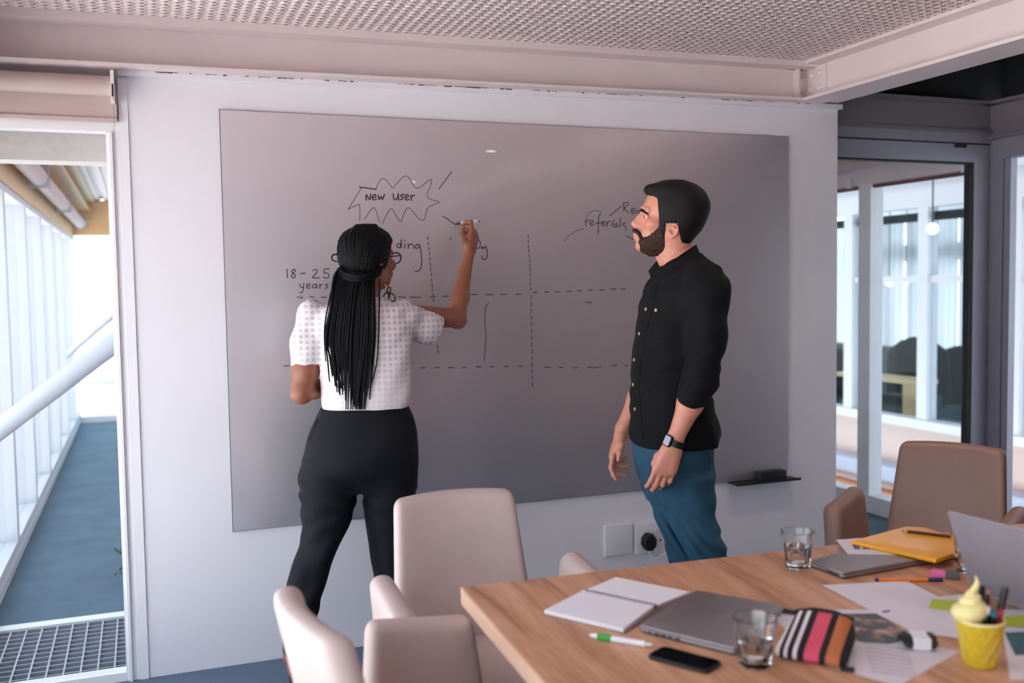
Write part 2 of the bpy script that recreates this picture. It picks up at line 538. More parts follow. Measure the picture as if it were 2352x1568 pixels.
# ceiling spotlights in a row
M_lamp = mat('lamp_disc', lin(255, 225, 190), 0.4, emit=(1.0, 0.80, 0.60, 1), emit_k=30.0)
for k, (y, lab) in enumerate(((-1.128, 'small round recessed ceiling spotlight at the top edge above the right side'),
                              (-3.202, 'recessed ceiling spotlight mirrored in the board right of the cloud drawing'),
                              (-5.465, 'recessed ceiling spotlight mirrored in the board inside the cloud drawing'))):
    t = empty('ceiling_spotlight', (2.25, y, 2.5 + tz(2.25)))
    tag(t, lab, 'light', 'row of ceiling spotlights')
    MB().lathe([(0.038, -0.004), (0.048, -0.004), (0.048, 0.004), (0.038, 0.004)], 24, close=True).build('trim_ring', M_white, t, 40)
    MB().lathe([(0.037, -0.0015), (0.037, 0.006)], 20).build('lamp', M_lamp, t)
    l = bpy.data.lights.new('spot_lamp', 'SPOT'); l.energy = SPOT_W; l.color = (1.0, 0.78, 0.62); l.spot_size = math.radians(118); l.spot_blend = 1.0
    l.shadow_soft_size = 0.03
    lo = bpy.data.objects.new('spot_lamp', l); C.objects.link(lo); lo.parent = t; lo.location = (0, 0, -0.01)

# back of the room, seen only in reflections
sbox('wall_back', (-1.1, -7.12, 0.0), (4.2, -7.0, 2.62), M_backw)
sbox('wall_right_blocker', (4.0, -7.0, 0.0), (4.15, -1.08, 2.62), M_backw)  # stretched forward in place of glazing, to keep atrium light out
sbox('trim_11', (4.15, -2.6, 2.44), (4.2, 0.3, 2.96), M_dark)
sbox('trim_12', (2.76, 0.14, 2.44), (4.2, 0.168, 2.96), M_dark)
sbox('trim_13', (2.76, -2.65, 2.55), (4.2, -2.6, 2.96), M_dark)
sbox('trim_14', (2.735, -2.6, 2.53), (2.76, 0.16, 2.96), M_dark)

# ---------------------------------------------------------------- left glazing of the building
def glazing(name, x, y0, y1, step, z0, z1, depth, width, first=None, mx=M_white, glass=M_glass, rail=0.06):
    t = empty(name, (x, 0, 0)); struct(t)
    MB().box((-depth / 2, y0, z1), (depth / 2, y1, z1 + rail)).build('head_rail', mx, t)
    MB().box((-depth / 2, y0, z0 - rail), (depth / 2, y1, z0)).build('sill_rail', mx, t)
    y = first if first is not None else y0
    ys = []
    while y <= y1 + 1e-6:
        MB().box((-depth / 2, y - width / 2, z0), (depth / 2, y + width / 2, z1)).build('mullion', mx, t)
        ys.append(y); y += step
    ed = sorted(set([y0] + ys + [y1]))
    for a, b in zip(ed[:-1], ed[1:]):
        if b - a > width * 1.2:
            MB().box((-0.004, a + width * .45, z0), (0.004, b - width * .45, z1)).build('pane', glass, t)
    return t


glazing('window_1', -1.06, -7.0, 8.1, 1.08, 0.10, 2.06, 0.12, 0.09, first=-6.5, mx=M_white2)
sbox('trim_5', (-1.14, -7.0, 0.0), (-0.99, 8.1, 0.045), M_white2)
tb = empty('trim_6'); struct(tb)
MB().box((-1.15, -7.0, 2.10), (-0.99, 8.1, 2.52)).build('edge_beam', M_cream, tb)
MB().box((-0.99, 0.2, 2.39), (-0.80, 8.0, 2.41)).build('lower_flange', M_cream, tb)
MB().box((-0.99, 0.2, 2.48), (-0.74, 8.0, 2.50)).build('upper_flange', M_cream, tb)
# blind tubes along the corridor glazing
for k, (y0, y1, lab) in enumerate(((0.25, 3.1, 'rolled cream blind over the corridor glazing, nearest of the three'),
                                   (3.2, 5.3, 'rolled cream blind over the corridor glazing, middle of the three'),
                                   (5.4, 7.8, 'rolled cream blind over the corridor glazing, farthest of the three'))):
    t = empty('roller_blind', (-0.90, (y0 + y1) / 2, 2.24)); tag(t, lab, 'blind', 'rolled blinds along the corridor')
    MB().tube([(0, y0 - (y0 + y1) / 2, 0), (0, y1 - (y0 + y1) / 2, 0)], 0.055, 16).build('roll', M_blind, t, 40)
    h = (y1 - y0) / 2
    for s_ in (-1, 1):
        MB().box((-0.07, s_ * h - 0.008, -0.06), (0.06, s_ * h + 0.008, 0.09)).build('bracket', M_steel, t)
# far end of the corridor
ew = empty('window_2', (0, 8.1, 0)); struct(ew)
MB().box((-1.1, -0.05, 2.12), (1.3, 0.05, 2.27)).build('end_beam', M_cream, ew)
MB().box((-1.1, -0.2, 2.27), (1.3, 0.05, 2.50)).build('end_fascia', M_cream, ew)
MB().box((-1.1, -0.05, 0.0), (1.3, 0.05, 0.07)).build('sill_rail', M_white, ew)
MB().box((-1.1, -0.03, 0.42), (1.3, 0.03, 0.47)).build('mid_rail', M_white, ew)
for x in (-1.02, 0.1, 1.2):
    MB().box((x - .035, -0.04, 0.07), (x + .035, 0.04, 2.12)).build('mullion', M_white, ew)
M_teal = glass_pane('teal_glass', (0.72, 0.86, 0.88, 1))
MB().box((-1.0, -0.004, 0.07), (1.3, 0.004, 2.12)).build('pane', M_teal, ew)
# corridor ceiling, ribbed
cc = empty('ceiling_2'); struct(cc)
MB().box((-1.1, 0.1, 2.53), (1.3, 8.1, 2.56)).build('deck', M_ceil, cc)
rib = None
for i in range(19):
    x = -0.72 + i * 0.1
    if rib is None: rib = MB().box((-0.028, 0.1, 2.508), (0.028, 8.1, 2.53)).build('rib', M_ceil, cc); o = rib
    else: o = rib.copy(); C.objects.link(o); o.parent = cc
    o.location.x = x
sbox('wall_right_corridor', (1.3, 0.1, 0), (1.4, 8.1, 2.6), M_wall)
sbox('trim_7', (-1.1, 0.16, 1.995), (1.3, 0.30, 2.53), mat('soffit_paint', lin(214, 200, 194), 0.6))
# diagonal bracing tubes
def brace(p, q, ext, r, lab):
    p = Vector(p); q = Vector(q); d = q - p
    a = p - d * ext; b = q + d * ext
    o = MB().tube([a, b], r, 20).build('bracing_tube', M_white2, None, 40); tag(o, lab, 'pipe', 'white diagonal bracing tubes'); return o
brace(at(-10, 992, y=0.95), at(262, 788, y=0.95), 0.10, 0.046, 'thick white diagonal bracing tube crossing the corridor just behind the glass')
brace(at(165, 806, y=7.2), at(258, 727, y=7.2), 0.35, 0.032, 'thinner white diagonal bracing tube at the far end of the corridor')

# inner glass screen beside the wall (left edge of the picture)
ws = empty('window_3', (0, 0.03, 0)); struct(ws)
MB().box((-0.410, -0.03, 0.001), (-0.3625, 0.04, 2.0875)).build('jamb', M_white, ws)
MB().box((-0.398, -0.04, 0.0), (-0.388, -0.03, 2.086)).build('jamb_bead', M_white, ws)
MB().box((-1.1, -0.03, 2.088), (-0.362, 0.04, 2.128)).build('head', M_white, ws)
MB().box((-1.1, -0.028, 0.001), (-0.411, 0.038, 0.035)).build('bottom_rail', M_white, ws)
MB().box((-1.06, 0.0, 0.035), (-0.405, 0.008, 2.09)).build('pane', M_glass, ws)
MB().box((-1.1, 0.05, 2.128), (-0.362, 0.09, 2.32)).build('upper_panel', M_beam, ws)
rb = empty('roller_blind', (-0.72, -0.055, 2.245)); tag(rb, 'cream roller blind above the glass screen left of the white wall', 'blind')
MB().tube([(-0.36, 0, 0), (0.335, 0, 0)], 0.036, 20).build('roll', M_blind, rb, 40)
MB().box((-0.36, 0.030, -0.115), (0.352, 0.033, 0.0)).build('fabric', M_blind, rb)
MB().box((-0.36, 0.022, -0.127), (0.352, 0.04, -0.112)).build('bottom_bar', M_blind, rb)
br = MB().box((0.335, -0.045, -0.06), (0.347, 0.05, 0.05)).build('bracket', M_white, rb)
MB().box((0.339, -0.048, -0.045), (0.344, -0.044, 0.0)).build('clutch_slot', M_gask, br)
ch = MB()
for s_, dx in ((0, 0.3425),):
    for i in range(0, 360):
        z = -0.05 - i * 0.0052
        ch.add([(dx, -0.048, z + .0018), (dx + .0018, -0.048, z), (dx, -0.0462, z), (dx - .0018, -0.048, z), (dx, -0.0498, z), (dx, -0.048, z - .0018)],
               [(0, 2, 1), (0, 3, 2), (0, 4, 3), (0, 1, 4), (5, 1, 2), (5, 2, 3), (5, 3, 4), (5, 4, 1)])
o = ch.build('bead_chain', mat('bead_chain_plastic', lin(138, 116, 110), 0.4), rb); o['kind'] = 'stuff'

# ---------------------------------------------------------------- right side: glazed door, hall, atrium
M_hallb = mat('hall_beam_shaded_paint', lin(124, 117, 126), 0.5, var=0.02)  # grey carries the shade of the dim hall bay in its colour
fb = empty('trim_8'); struct(fb)
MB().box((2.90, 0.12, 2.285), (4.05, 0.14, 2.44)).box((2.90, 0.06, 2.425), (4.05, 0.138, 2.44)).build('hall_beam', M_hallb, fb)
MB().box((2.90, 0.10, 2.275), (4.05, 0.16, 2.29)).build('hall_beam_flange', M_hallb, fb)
sb = empty('trim_9'); struct(sb)
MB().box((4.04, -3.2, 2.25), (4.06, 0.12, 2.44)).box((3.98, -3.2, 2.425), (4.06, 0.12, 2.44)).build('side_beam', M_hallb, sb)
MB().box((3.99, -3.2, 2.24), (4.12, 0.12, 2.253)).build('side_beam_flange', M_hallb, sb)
dt = empty('duct', (3.4, -0.75, 2.72)); tag(dt, 'dark spiral air duct under the black ceiling at upper right', 'duct')
MB().tube([(-0.6, 0, 0), (0.65, 0, 0)], 0.15, 24).build('pipe', M_dark, dt, 40)
for i in range(9):
    x = -0.55 + i * .14
    MB().tube([(x - .006, 0, 0), (x + .006, 0, 0)], 0.155, 24).build('seam_ring', M_dark, dt, 40)

d1 = empty('door_1', (0, 0.15, 0)); struct(d1)
MB().box((2.93, -0.03, 2.224), (4.06, 0.05, 2.28)).build('door_head', M_alu, d1)
MB().box((2.93, -0.02, 2.216), (4.05, 0.03, 2.224)).build('gasket', M_gask, d1)
MB().box((2.95, -0.02, 2.122), (4.046, 0.03, 2.216)).build('top_rail', M_alu, d1)
MB().box((2.95, -0.015, 2.112), (3.94, 0.025, 2.122)).build('gasket', M_gask, d1)
MB().box((3.942, -0.02, 0.12), (4.046, 0.03, 2.122)).build('stile', M_alu, d1)
MB().box((2.95, -0.02, 0.12), (3.02, 0.03, 2.122)).build('stile', M_alu, d1)
MB().box((3.915, -0.015, 0.12), (3.942, 0.025, 2.115)).build('gasket', M_gask, d1)
MB().box((2.95, -0.02, 0.02), (4.046, 0.03, 0.12)).build('bottom_rail', M_alu, d1)
MB().box((3.0, 0.0, 0.12), (3.93, 0.008, 2.12)).build('pane', M_glass2, d1)
MB().box((3.80, -0.03, 2.196), (3.875, -0.02, 2.214)).build('closer_block', M_dark, d1)
# corner post and side glazing of the room
cp = empty('window_4', (4.06, 0, 0)); struct(cp)
MB().box((-0.005, 0.08, 0.0), (0.03, 0.19, 2.25)).build('corner_post', M_alu, cp)
MB().box((-0.01, 0.04, 0.0), (0.05, 0.075, 2.25)).build('corner_post', M_alu, cp)
MB().box((-0.005, -0.005, 0.0), (0.04, 0.035, 2.25)).build('jamb', M_alu, cp)
MB().box((-0.03, -1.07, 2.135), (0.05, 0.04, 2.24)).build('head_rail', M_alu, cp)
MB().box((-0.03, -1.07, 0.0), (0.05, 0.04, 0.10)).build('sill_rail', M_alu, cp)
for y in (-1.04,):
    MB().box((-0.02, y - .03, 0.1), (0.05, y + .03, 2.14)).build('mullion', M_alu, cp)
for a, b in ((-1.02, 0.0),):
    MB().box((0.0, a, 0.1), (0.008, b, 2.14)).build('pane', M_glass, cp)

# hall glazing beyond the door, along the atrium
hg = empty('window_5', (4.08, 0, 0)); struct(hg)
MB().box((-0.04, 0.2, 2.10), (0.06, 7.0, 2.30)).build('head_rail', M_beam, hg)
MB().box((-0.03, 0.2, 2.075), (0.0, 7.0, 2.095)).build('red_strip', M_red, hg)
MB().box((-0.06, 0.2, 0.0), (0.06, 7.0, 0.11)).build('sill_rail', M_white, hg)
for y in (1.09, 2.05, 3.0, 3.95, 4.9):
    MB().box((-0.05, y - .055, 0.1), (0.05, y + .055, 2.1)).build('mullion', M_white, hg)
ys = [0.2, 1.09, 2.05, 3.0, 3.95, 4.9, 7.0]
for a, b in zip(ys[:-1], ys[1:]):
    MB().box((-0.004, a + .05, 0.1), (0.004, b - .05, 2.1)).build('pane', M_glass2, hg)
for y in (1.245, 0.30):
    MB().box((-0.045, y - .02, 2.09), (-0.025, y + .02, 2.15)).build('clip', M_white, hg)
hb = empty('roller_blind', (3.96, 1.4, 2.24)); tag(hb, 'rolled cream blind in the hall behind the glazed door', 'blind')
MB().tube([(0, -1.1, 0), (0, 0.0, 0)], 0.045, 16).build('roll', M_blind, hb, 40)
MB().tube([(0, 0.06, -0.01), (0, 2.5, -0.01)], 0.045, 16).build('roll', M_blind, hb, 40)
MB().box((-0.04, 0.01, -0.06), (0.06, 0.045, 0.07)).build('bracket', M_beam, hb)
MB().tube([(0.03, 0.0, -0.05), (0.03, 0.0, -1.55), (0.03, 0.02, -1.6), (0.03, 0.06, -1.6), (0.03, 0.08, -1.55), (0.03, 0.08, -0.05)], 0.0035, 6).build('pull_cord', M_blind, hb, 60)
sbox('ceiling_3', (1.3, 0.17, 2.44), (4.15, 8.1, 2.5), M_cream)

# the building across the atrium
AX = 6.4
af = empty('window_6', (AX, 0, 0)); struct(af)
MB().box((-0.08, -6, 0.12), (0.08, 9, 0.20)).build('sill_rail', M_white, af)
MB().box((-0.06, -6, 2.14), (0.06, 9, 2.36)).build('head_rail', M_white, af)
MB().box((-0.30, -6, 2.36), (0.3, 9, 2.62)).build('fascia', M_stone, af)
for i in range(-7, 7):
    y = 3.02 + i * 1.0
    MB().box((-0.05, y - .06, 0.2), (0.07, y + .06, 2.14)).build('mullion', M_white, af)
    MB().box((-0.004, y + .06, 0.2), (0.004, y + .94, 2.14)).build('pane', M_glass2, af)
    MB().box((0.02, y + .06, 2.02), (0.05, y + .94, 2.10)).build('dark_transom', M_dark, af)
    MB().box((-0.03, y + .06, 1.46), (0.03, y + .94, 1.52)).build('transom', M_white, af) if i >= 0 or True else None
sbox('wall_across', (AX - .02, -6, -0.62), (AX + .1, 9, 0.12), M_pinkw)
sbox('trim_10', (AX - .22, -6, -0.40), (AX - .02, 9, -0.26), mat('blue_grey_ledge', lin(190, 196, 214), 0.6))
hr = empty('handrail', (AX - .3, 1.5, -0.5)); tag(hr, 'orange wooden handrail running below the windows across the atrium', 'railing')
MB().box((-0.05, -7.5, -0.03), (0.05, 7.5, 0.04)).build('rail', M_railw, hr)
for i in range(8):
    MB().tube([(0, -6.5 + i * 1.8, -0.6), (0, -6.5 + i * 1.8, -0.03)], 0.015, 8).build('rail_post', M_gask, hr, 60)
sbox('floor_2', (4.2, -6, -1.3), (AX + .1, 9, -1.2), M_stone)
sbox('wall_atrium', (AX - .05, -6, -1.2), (AX + .05, 9, -0.62), M_pinkw)
sbox('floor_3', (AX + .1, -6, -0.45), (11, 9, -0.35), M_carpet)
sbox('ceiling_4', (AX + .1, -6, 2.62), (11, 9, 2.7), M_stone)
# far glazing of the office across
fg = empty('window_7', (10.6, 0, 0)); struct(fg)
MB().box((-0.1, -6, -0.35), (0.1, 9, 0.35)).build('low_panel', M_stone, fg)
MB().box((-0.1, -6, 1.75), (0.1, 9, 2.0)).build('transom', M_white, fg)
MB().box((-0.1, -6, 2.4), (0.1, 9, 2.62)).build('head_rail', M_white, fg)
for i in range(24):
    y = -2.5 + i * .5
    MB().box((-0.06, y - .03 - .04 * (i % 3 == 0), 0.35), (0.06, y + .03 + .05 * (i % 4 == 1), 2.4)).build('mullion', M_white, fg)
# things in that office
M_blk = mat('black_fabric', lin(30, 36, 42), 0.7, var=0.15)
M_pale = mat('pale_desk_wood', lin(222, 190, 140), 0.5, var=0.1, scale=5, stretch=(8, 1, 1))
M_tealb = mat('dark_teal_fabric', lin(28, 62, 66), 0.7, var=0.1)


def office_chair(x, y, rz, lab, s=1.0):
    t = empty('office_chair', (x, y, -0.35), rz); tag(t, lab, 'chair', 'black chairs in the office across the atrium')
    MB().pad(0.56 * s, 0.52, 0.10, 0.04, M=Matrix.Translation((0, 0, 0.42))).build('seat', M_blk, t, 60)
    f = lambda p: Vector((p.x * (1 - .10 * p.z), p.y - .18 * p.z + .25 * p.x * p.x, p.z - 1.5 * (p.z / .72) ** 2 * p.x * p.x))
    MB().pad(0.66 * s, 0.09, 0.72, 0.045, f, M=Matrix.Translation((0, -0.24, 0.50))).build('backrest', M_blk, t, 60)
    MB().tube([(0, 0, 0.05), (0, 0, 0.43)], 0.03, 10).build('column', M_dark, t, 60)
    for k in range(5):
        a = k * 2 * math.pi / 5
        MB().tube([(0, 0, .07), (.28 * math.cos(a), .28 * math.sin(a), .04)], 0.018, 8).build('leg', M_dark, t, 60)
    return t


for px, xx, rz, sx_, top, lab in ((2112, 8.0, -48, 1.05, 768, 'black high-back office chair behind the pale desk across the atrium'),
                                  (2222, 8.75, -55, 1.1, 788, 'black office chair right of the white post across the atrium'),
                                  (1925, 8.0, -40, 1.0, 795, 'black office chair at the wall edge across the atrium')):
    q = at(px, 900, x=xx); zt_ = at(px, top, x=xx)[2]
    oc = office_chair(xx, q[1], math.radians(rz), lab, sx_); oc.scale = (1.0, 1.0, (zt_ + .35) / 1.22)
for k, (ya, yb) in enumerate(((3.2, 4.6), (4.7, 6.1), (6.2, 8.6))):
    t = empty('sideboard', (9.75, (ya + yb) / 2, -0.35)); tag(t, ('dark sideboard behind the chairs across the atrium, right of the other two', 'dark sideboard behind the chairs across the atrium, middle one', 'dark sideboard behind the chairs across the atrium, leftmost one')[k], 'sideboard', 'dark sideboards across the atrium')
    MB().box((-.2, -(yb - ya) / 2, 0), (.2, (yb - ya) / 2, .86)).build('body', M_blk, t)
    for j in range(3):
        w3 = (yb - ya) / 3
        MB().box((-.212, -(yb - ya) / 2 + j * w3 + .01, .03), (-.2, -(yb - ya) / 2 + (j + 1) * w3 - .01, .83)).build('door_panel', M_tealb, t)
M_curt = bpy.data.materials.new('sheer_curtain'); M_curt.use_nodes = True
n = M_curt.node_tree; n.nodes.clear(); oo = n.nodes.new('ShaderNodeOutputMaterial'); d1_ = n.nodes.new('ShaderNodeBsdfDiffuse'); d2_ = n.nodes.new('ShaderNodeBsdfTranslucent'); mm = n.nodes.new('ShaderNodeMixShader')
wv = n.nodes.new('ShaderNodeTexNoise'); wv.inputs['Scale'].default_value = 6; vr = n.nodes.new('ShaderNodeValToRGB'); vr.color_ramp.elements[0].color = (.52, .52, .53, 1); vr.color_ramp.elements[1].color = (.74, .74, .75, 1)
tq = n.nodes.new('ShaderNodeTexCoord'); mq = n.nodes.new('ShaderNodeMapping'); mq.inputs['Scale'].default_value = (1, 1, .08)
n.links.new(tq.outputs['Object'], mq.inputs[0]); n.links.new(mq.outputs[0], wv.inputs['Vector']); n.links.new(wv.outputs[0], vr.inputs[0])
n.links.new(vr.outputs[0], d1_.inputs[0]); n.links.new(vr.outputs[0], d2_.inputs[0]); mm.inputs[0].default_value = .55
n.links.new(d1_.outputs[0], mm.inputs[1]); n.links.new(d2_.outputs[0], mm.inputs[2]); n.links.new(mm.outputs[0], oo.inputs[0])
for k in range(6):
    y0 = 3.6 + k * 1.0
    vs = []; fs = []
    for i in range(41):
        y = y0 + .995 * i / 40; x = 10.40 + .03 * math.sin(i * 1.25 + k) + .012 * math.sin(i * 3.1)
        vs += [(x, y - 3.6 - k, -.3), (x, y - 3.6 - k, 2.4)]
    for i in range(40): fs.append((2 * i, 2 * i + 2, 2 * i + 3, 2 * i + 1))
    o = mesh_obj('curtain', [(v[0] - 10.4, v[1], v[2]) for v in vs], fs, M_curt, None, 180); o.location = (10.4, y0, 0)
    tag(o, 'pale sheer curtain on the far office windows across the atrium, %s of six' % ('rightmost', 'second from right', 'third from right', 'third from left', 'second from left', 'leftmost')[k], 'curtain', 'sheer curtains across the atrium')
dk = empty('desk', (7.0, 3.1, -0.35)); tag(dk, 'pale wooden desk with a panel leg in the office across the atrium', 'desk')
p0 = at(1990, 850, x=6.9); p1 = at(2128, 868, x=6.9)
MB().box((-0.25, p1[1] - 3.1, .80), (0.05, p0[1] - 3.1 + .3, 0.845)).build('desktop', M_pale, dk)
MB().box((-0.22, p1[1] - 3.1 + .01, 0.0), (0.0, p1[1] - 3.1 + .19, 0.80)).build('panel_leg', M_pale, dk)
MB().box((-0.22, p0[1] - 3.1 + .1, 0.0), (0.0, p0[1] - 3.1 + .14, 0.80)).build('panel_leg', M_pale, dk)
bn = empty('pedestal_cabinet', (7.28, at(2045, 890, x=7)[1], -0.35)); tag(bn, 'dark teal pedestal cabinet under the pale desk across the atrium', 'cabinet')
MB().box((-.2, -.22, 0), (.2, .22, .62)).build('body', M_tealb, bn)
for k in range(3): MB().box((-.212, -.21, .03 + k * .2), (-.2, .21, .20 + k * .2)).build('drawer', M_tealb, bn)
M_globe = mat('lit_globe', lin(255, 245, 225), 0.4, emit=(1.0, 0.92, 0.78, 1), emit_k=3.0)
for px, py, r_, xx, lab in ((2142, 525, 13, 5.6, 'large lit globe pendant lamp seen through the door glass'),
                            (2043, 648, 9, 8.6, 'small lit globe pendant lamp lower left of the large globe'),
                            (2082, 650, 4, 9.2, 'tiny lit globe pendant lamp right of the small globe')):
    q = at(px, py, x=xx); dd = float(np.dot(q - CAM, _fw)); R_ = r_ * dd / FPX
    t = empty('pendant_lamp', tuple(q)); tag(t, lab, 'lamp', 'globe pendant lamps across the atrium')
    MB().lathe([(R_ * math.sin(math.pi * max(.02, min(.98, i / 10))), -R_ * math.cos(math.pi * i / 10)) for i in range(11)], 16).build('globe', M_globe, t, 60)
    MB().tube([(0, 0, R_), (0, 0, (2.9 if xx < 6 else 2.62) - q[2])], 0.006, 6).build('cable', M_gask, t, 60)

# outdoors beyond the left facade
for k, (x, y, w_, d_, h_, lab) in enumerate(((-16, 6, 6, 14, 7.5, 'pale low building outside the corridor glazing, nearest block'),
                                            (-24, 26, 10, 12, 12, 'tall pale building outside the corridor glazing, farthest block'))):
    t = empty('building', (x, y, -0.5)); tag(t, lab, 'building')
    MB().box((-w_ / 2, -d_ / 2, 0), (w_ / 2, d_ / 2, h_)).build('wall', M_stone, t)
    for i in range(5):
        for j in range(3):
            MB().box((w_ / 2 - .05, -d_ / 2 + 1 + i * (d_ - 2) / 5, 1 + j * h_ / 3.4), (w_ / 2 + .03, -d_ / 2 + 2.2 + i * (d_ - 2) / 5, 2.4 + j * h_ / 3.4)).build('window', mat('far_window_glass', lin(150, 160, 172), 0.2), t)
sbox('ground', (-60, -40, -0.6), (-1.2, 60, -0.5), mat('pale_paving', lin(236, 230, 226), 0.8, var=0.04, scale=2))  # raised and kept pale so it bounces more light to the ceiling
sbox('atrium_roof_blocker', (4.2, -6, 2.9), (AX - .3, 9, 3.0), M_stone)  # unseen roof over the atrium, added to dim its light
# plant in the corridor, a sliver beside the frame
M_leaf = mat('leaf_green', lin(60, 96, 48), 0.5, var=0.3, scale=30)
q = at(284, 1345, z=0.0)
pp = empty('potted_plant', (q[0] + .085, q[1], 0)); tag(pp, 'green leafy plant in the corridor peeping past the white frame', 'plant')
MB().lathe([(0.05, 0), (0.065, .10), (0.06, .10), (.05, .09)], 18).build('pot', M_stone, pp, 40)
lf = MB()
for i in range(320):
    a = random.random() * 6.28; e = random.uniform(.2, 1.3); L = random.uniform(.03, .055)
    c = Vector((random.gauss(0, .05), random.gauss(0, .04), random.uniform(.02, .26)))
    d = Vector((math.cos(a) * math.cos(e), math.sin(a) * math.cos(e), math.sin(e))) * L
    s_ = d.cross(Vector((0, 0, 1))).normalized() * L * .22
    lf.add([c, c + d * .5 + s_, c + d, c + d * .5 - s_], [(0, 1, 2), (0, 2, 3)])
o = lf.build('foliage', M_leaf, pp); o['kind'] = 'stuff'

# ================================================================== glass board with handwriting
def board_material():
    m = bpy.data.materials.new('grey_glass_board'); m.use_nodes = True; n = m.node_tree; b = n.nodes['Principled BSDF']
    nz = n.nodes.new('ShaderNodeTexNoise'); nz.inputs['Scale'].default_value = 2.0
    tcn = n.nodes.new('ShaderNodeTexCoord'); n.links.new(tcn.outputs['Object'], nz.inputs['Vector'])
    mx = n.nodes.new('ShaderNodeMix'); mx.data_type = 'RGBA'
    mx.inputs[6].default_value = tuple(c * .97 for c in BOARD_COL) + (1,); mx.inputs[7].default_value = tuple(c * 1.03 for c in BOARD_COL) + (1,)
    n.links.new(nz.outputs[0], mx.inputs['Factor']); n.links.new(mx.outputs[2], b.inputs['Base Color'])
    b.inputs['Metallic'].default_value = BOARD_METAL; b.inputs['Roughness'].default_value = BOARD_R
    b.inputs['Coat Weight'].default_value = 1.0; b.inputs['Coat Roughness'].default_value = 0.012; b.inputs['Coat IOR'].default_value = 1.5
    return m


M_board = board_material()
M_edge = mat('board_edge_polish', lin(70, 72, 78), 0.2, var=0.02)
wb = empty('glass_board', (0, 0, 0)); tag(wb, 'large frameless grey glass writing board on the white wall', 'whiteboard')
BY = -0.014
MB().box((0.0, BY, 0.543), (2.624, -0.004, 2.186)).build('glass_sheet', M_board, wb)
MB().box((-0.002, BY + .003, 0.541), (0.0, -.001, 2.188)).box((2.624, BY + .003, 0.541), (2.626, -.001, 2.188)).box((-.002, BY + .003, 2.186), (2.626, -.001, 2.188)).box((-.002, BY + .003, 0.541), (2.626, -.001, 0.543)).build('edge', M_edge, wb)
M_tray = mat('black_metal_tray', lin(34, 36, 42), 0.4)
MB().box((2.285, -0.085, 0.534), (2.645, -0.006, 0.539)).box((2.285, -0.088, 0.534), (2.645, -0.085, 0.546)).build('pen_tray', M_tray, wb)
e = MB().pad(0.15, 0.05, 0.045, 0.006, n=3).build('board_eraser', mat('black_felt', lin(26, 28, 34), 0.6), None, 50)
e.location = (2.50, -0.047, 0.5395); tag(e, 'black board eraser on the small tray at the lower right of the board', 'eraser')
M_ink = mat('marker_ink', lin(62, 48, 60), 0.5, var=0.1)
M_ink2 = mat('marker_ink_faint', lin(104, 88, 98), 0.5, var=0.1)


def c5(p): return (620 + p[0] / 2.6727, 360 + p[1] / 2.6727)
def c8(p): return (1000 + p[0] / 9.8, 460 + p[1] / 9.8)


def smooth(P, k=5):
    P = [np.array(p, float) for p in P]
    if len(P) < 3: return P
    out = []
    for i in range(len(P) - 1):
        p0 = P[max(i - 1, 0)]; p1 = P[i]; p2 = P[i + 1]; p3 = P[min(i + 2, len(P) - 1)]
        for j in range(k):
            t = j / k
            out.append(.5 * ((2 * p1) + (-p0 + p2) * t + (2 * p0 - 5 * p1 + 4 * p2 - p3) * t * t + (-p0 + 3 * p1 - 3 * p2 + p3) * t ** 3))
    out.append(P[-1]); return out


def ink(name, strokes, cv=c5, wd=0.0042, m=None, curved=True):
    mb = MB()
    for s_ in strokes:
        q = [at(*cv(p), y=BY) for p in s_]
        q2 = [np.array([v[0], v[2]]) for v in q]
        if curved: q2 = smooth(q2)
        n = len(q2); vs = []; fs = []
        for i in range(n):
            t = q2[min(i + 1, n - 1)] - q2[max(i - 1, 0)]; t = t / (np.linalg.norm(t) + 1e-9); nn = np.array([-t[1], t[0]]) * wd * .43
            ext = t * (wd / 2) * (-1 if i == 0 else (1 if i == n - 1 else 0))
            for a, yy in ((nn, BY - .0006), (-nn, BY - .0006)):
                v = q2[i] + a + ext; vs.append((v[0], yy, v[1]))
        for i in range(n - 1):
            fs.append((2 * i, 2 * i + 1, 2 * i + 3, 2 * i + 2))
        mb.add(vs, fs)
    o = mb.build(name, m or M_ink, wb)
    if len(strokes) > 1: o['kind'] = 'stuff'
    return o


ink('handwriting', [[(590, 265), (592, 232), (612, 264), (618, 230)], [(628, 250), (650, 246), (645, 232), (630, 240), (632, 262), (652, 262)],
    [(665, 238), (670, 262), (682, 242), (690, 262), (703, 232)], [(757, 230), (760, 258), (775, 262), (786, 240), (787, 228)], [(787, 228), (790, 264)],
    [(822, 230), (802, 238), (818, 252), (800, 264)], [(830, 250), (850, 244), (842, 232), (830, 242), (835, 264), (852, 262)], [(866, 238), (868, 266)], [(868, 250), (874, 240), (886, 236)]], wd=0.0062)
ink('cloud_outline', [[(650, 200), (672, 150), (703, 135), (740, 175), (757, 190), (790, 150), (830, 118), (862, 140), (885, 185), (915, 190), (950, 165), (990, 138), (985, 180), (965, 225), (978, 258), (1040, 278), (990, 300), (962, 325), (950, 380), (920, 385), (880, 340), (848, 312), (825, 345), (803, 397), (780, 370), (745, 318), (715, 360), (690, 410)],
    [(672, 400), (645, 318), (620, 325), (580, 385)], [(552, 390), (550, 300), (535, 297), (480, 323)], [(482, 320), (560, 192)]], wd=0.0036, m=M_ink2)
ink('cloud_corner', [[(550, 186), (600, 192), (650, 200)]], wd=0.0055)
ink('arrow_line', [[(1037, 198), (1115, 92)]], wd=0.0042, curved=False)
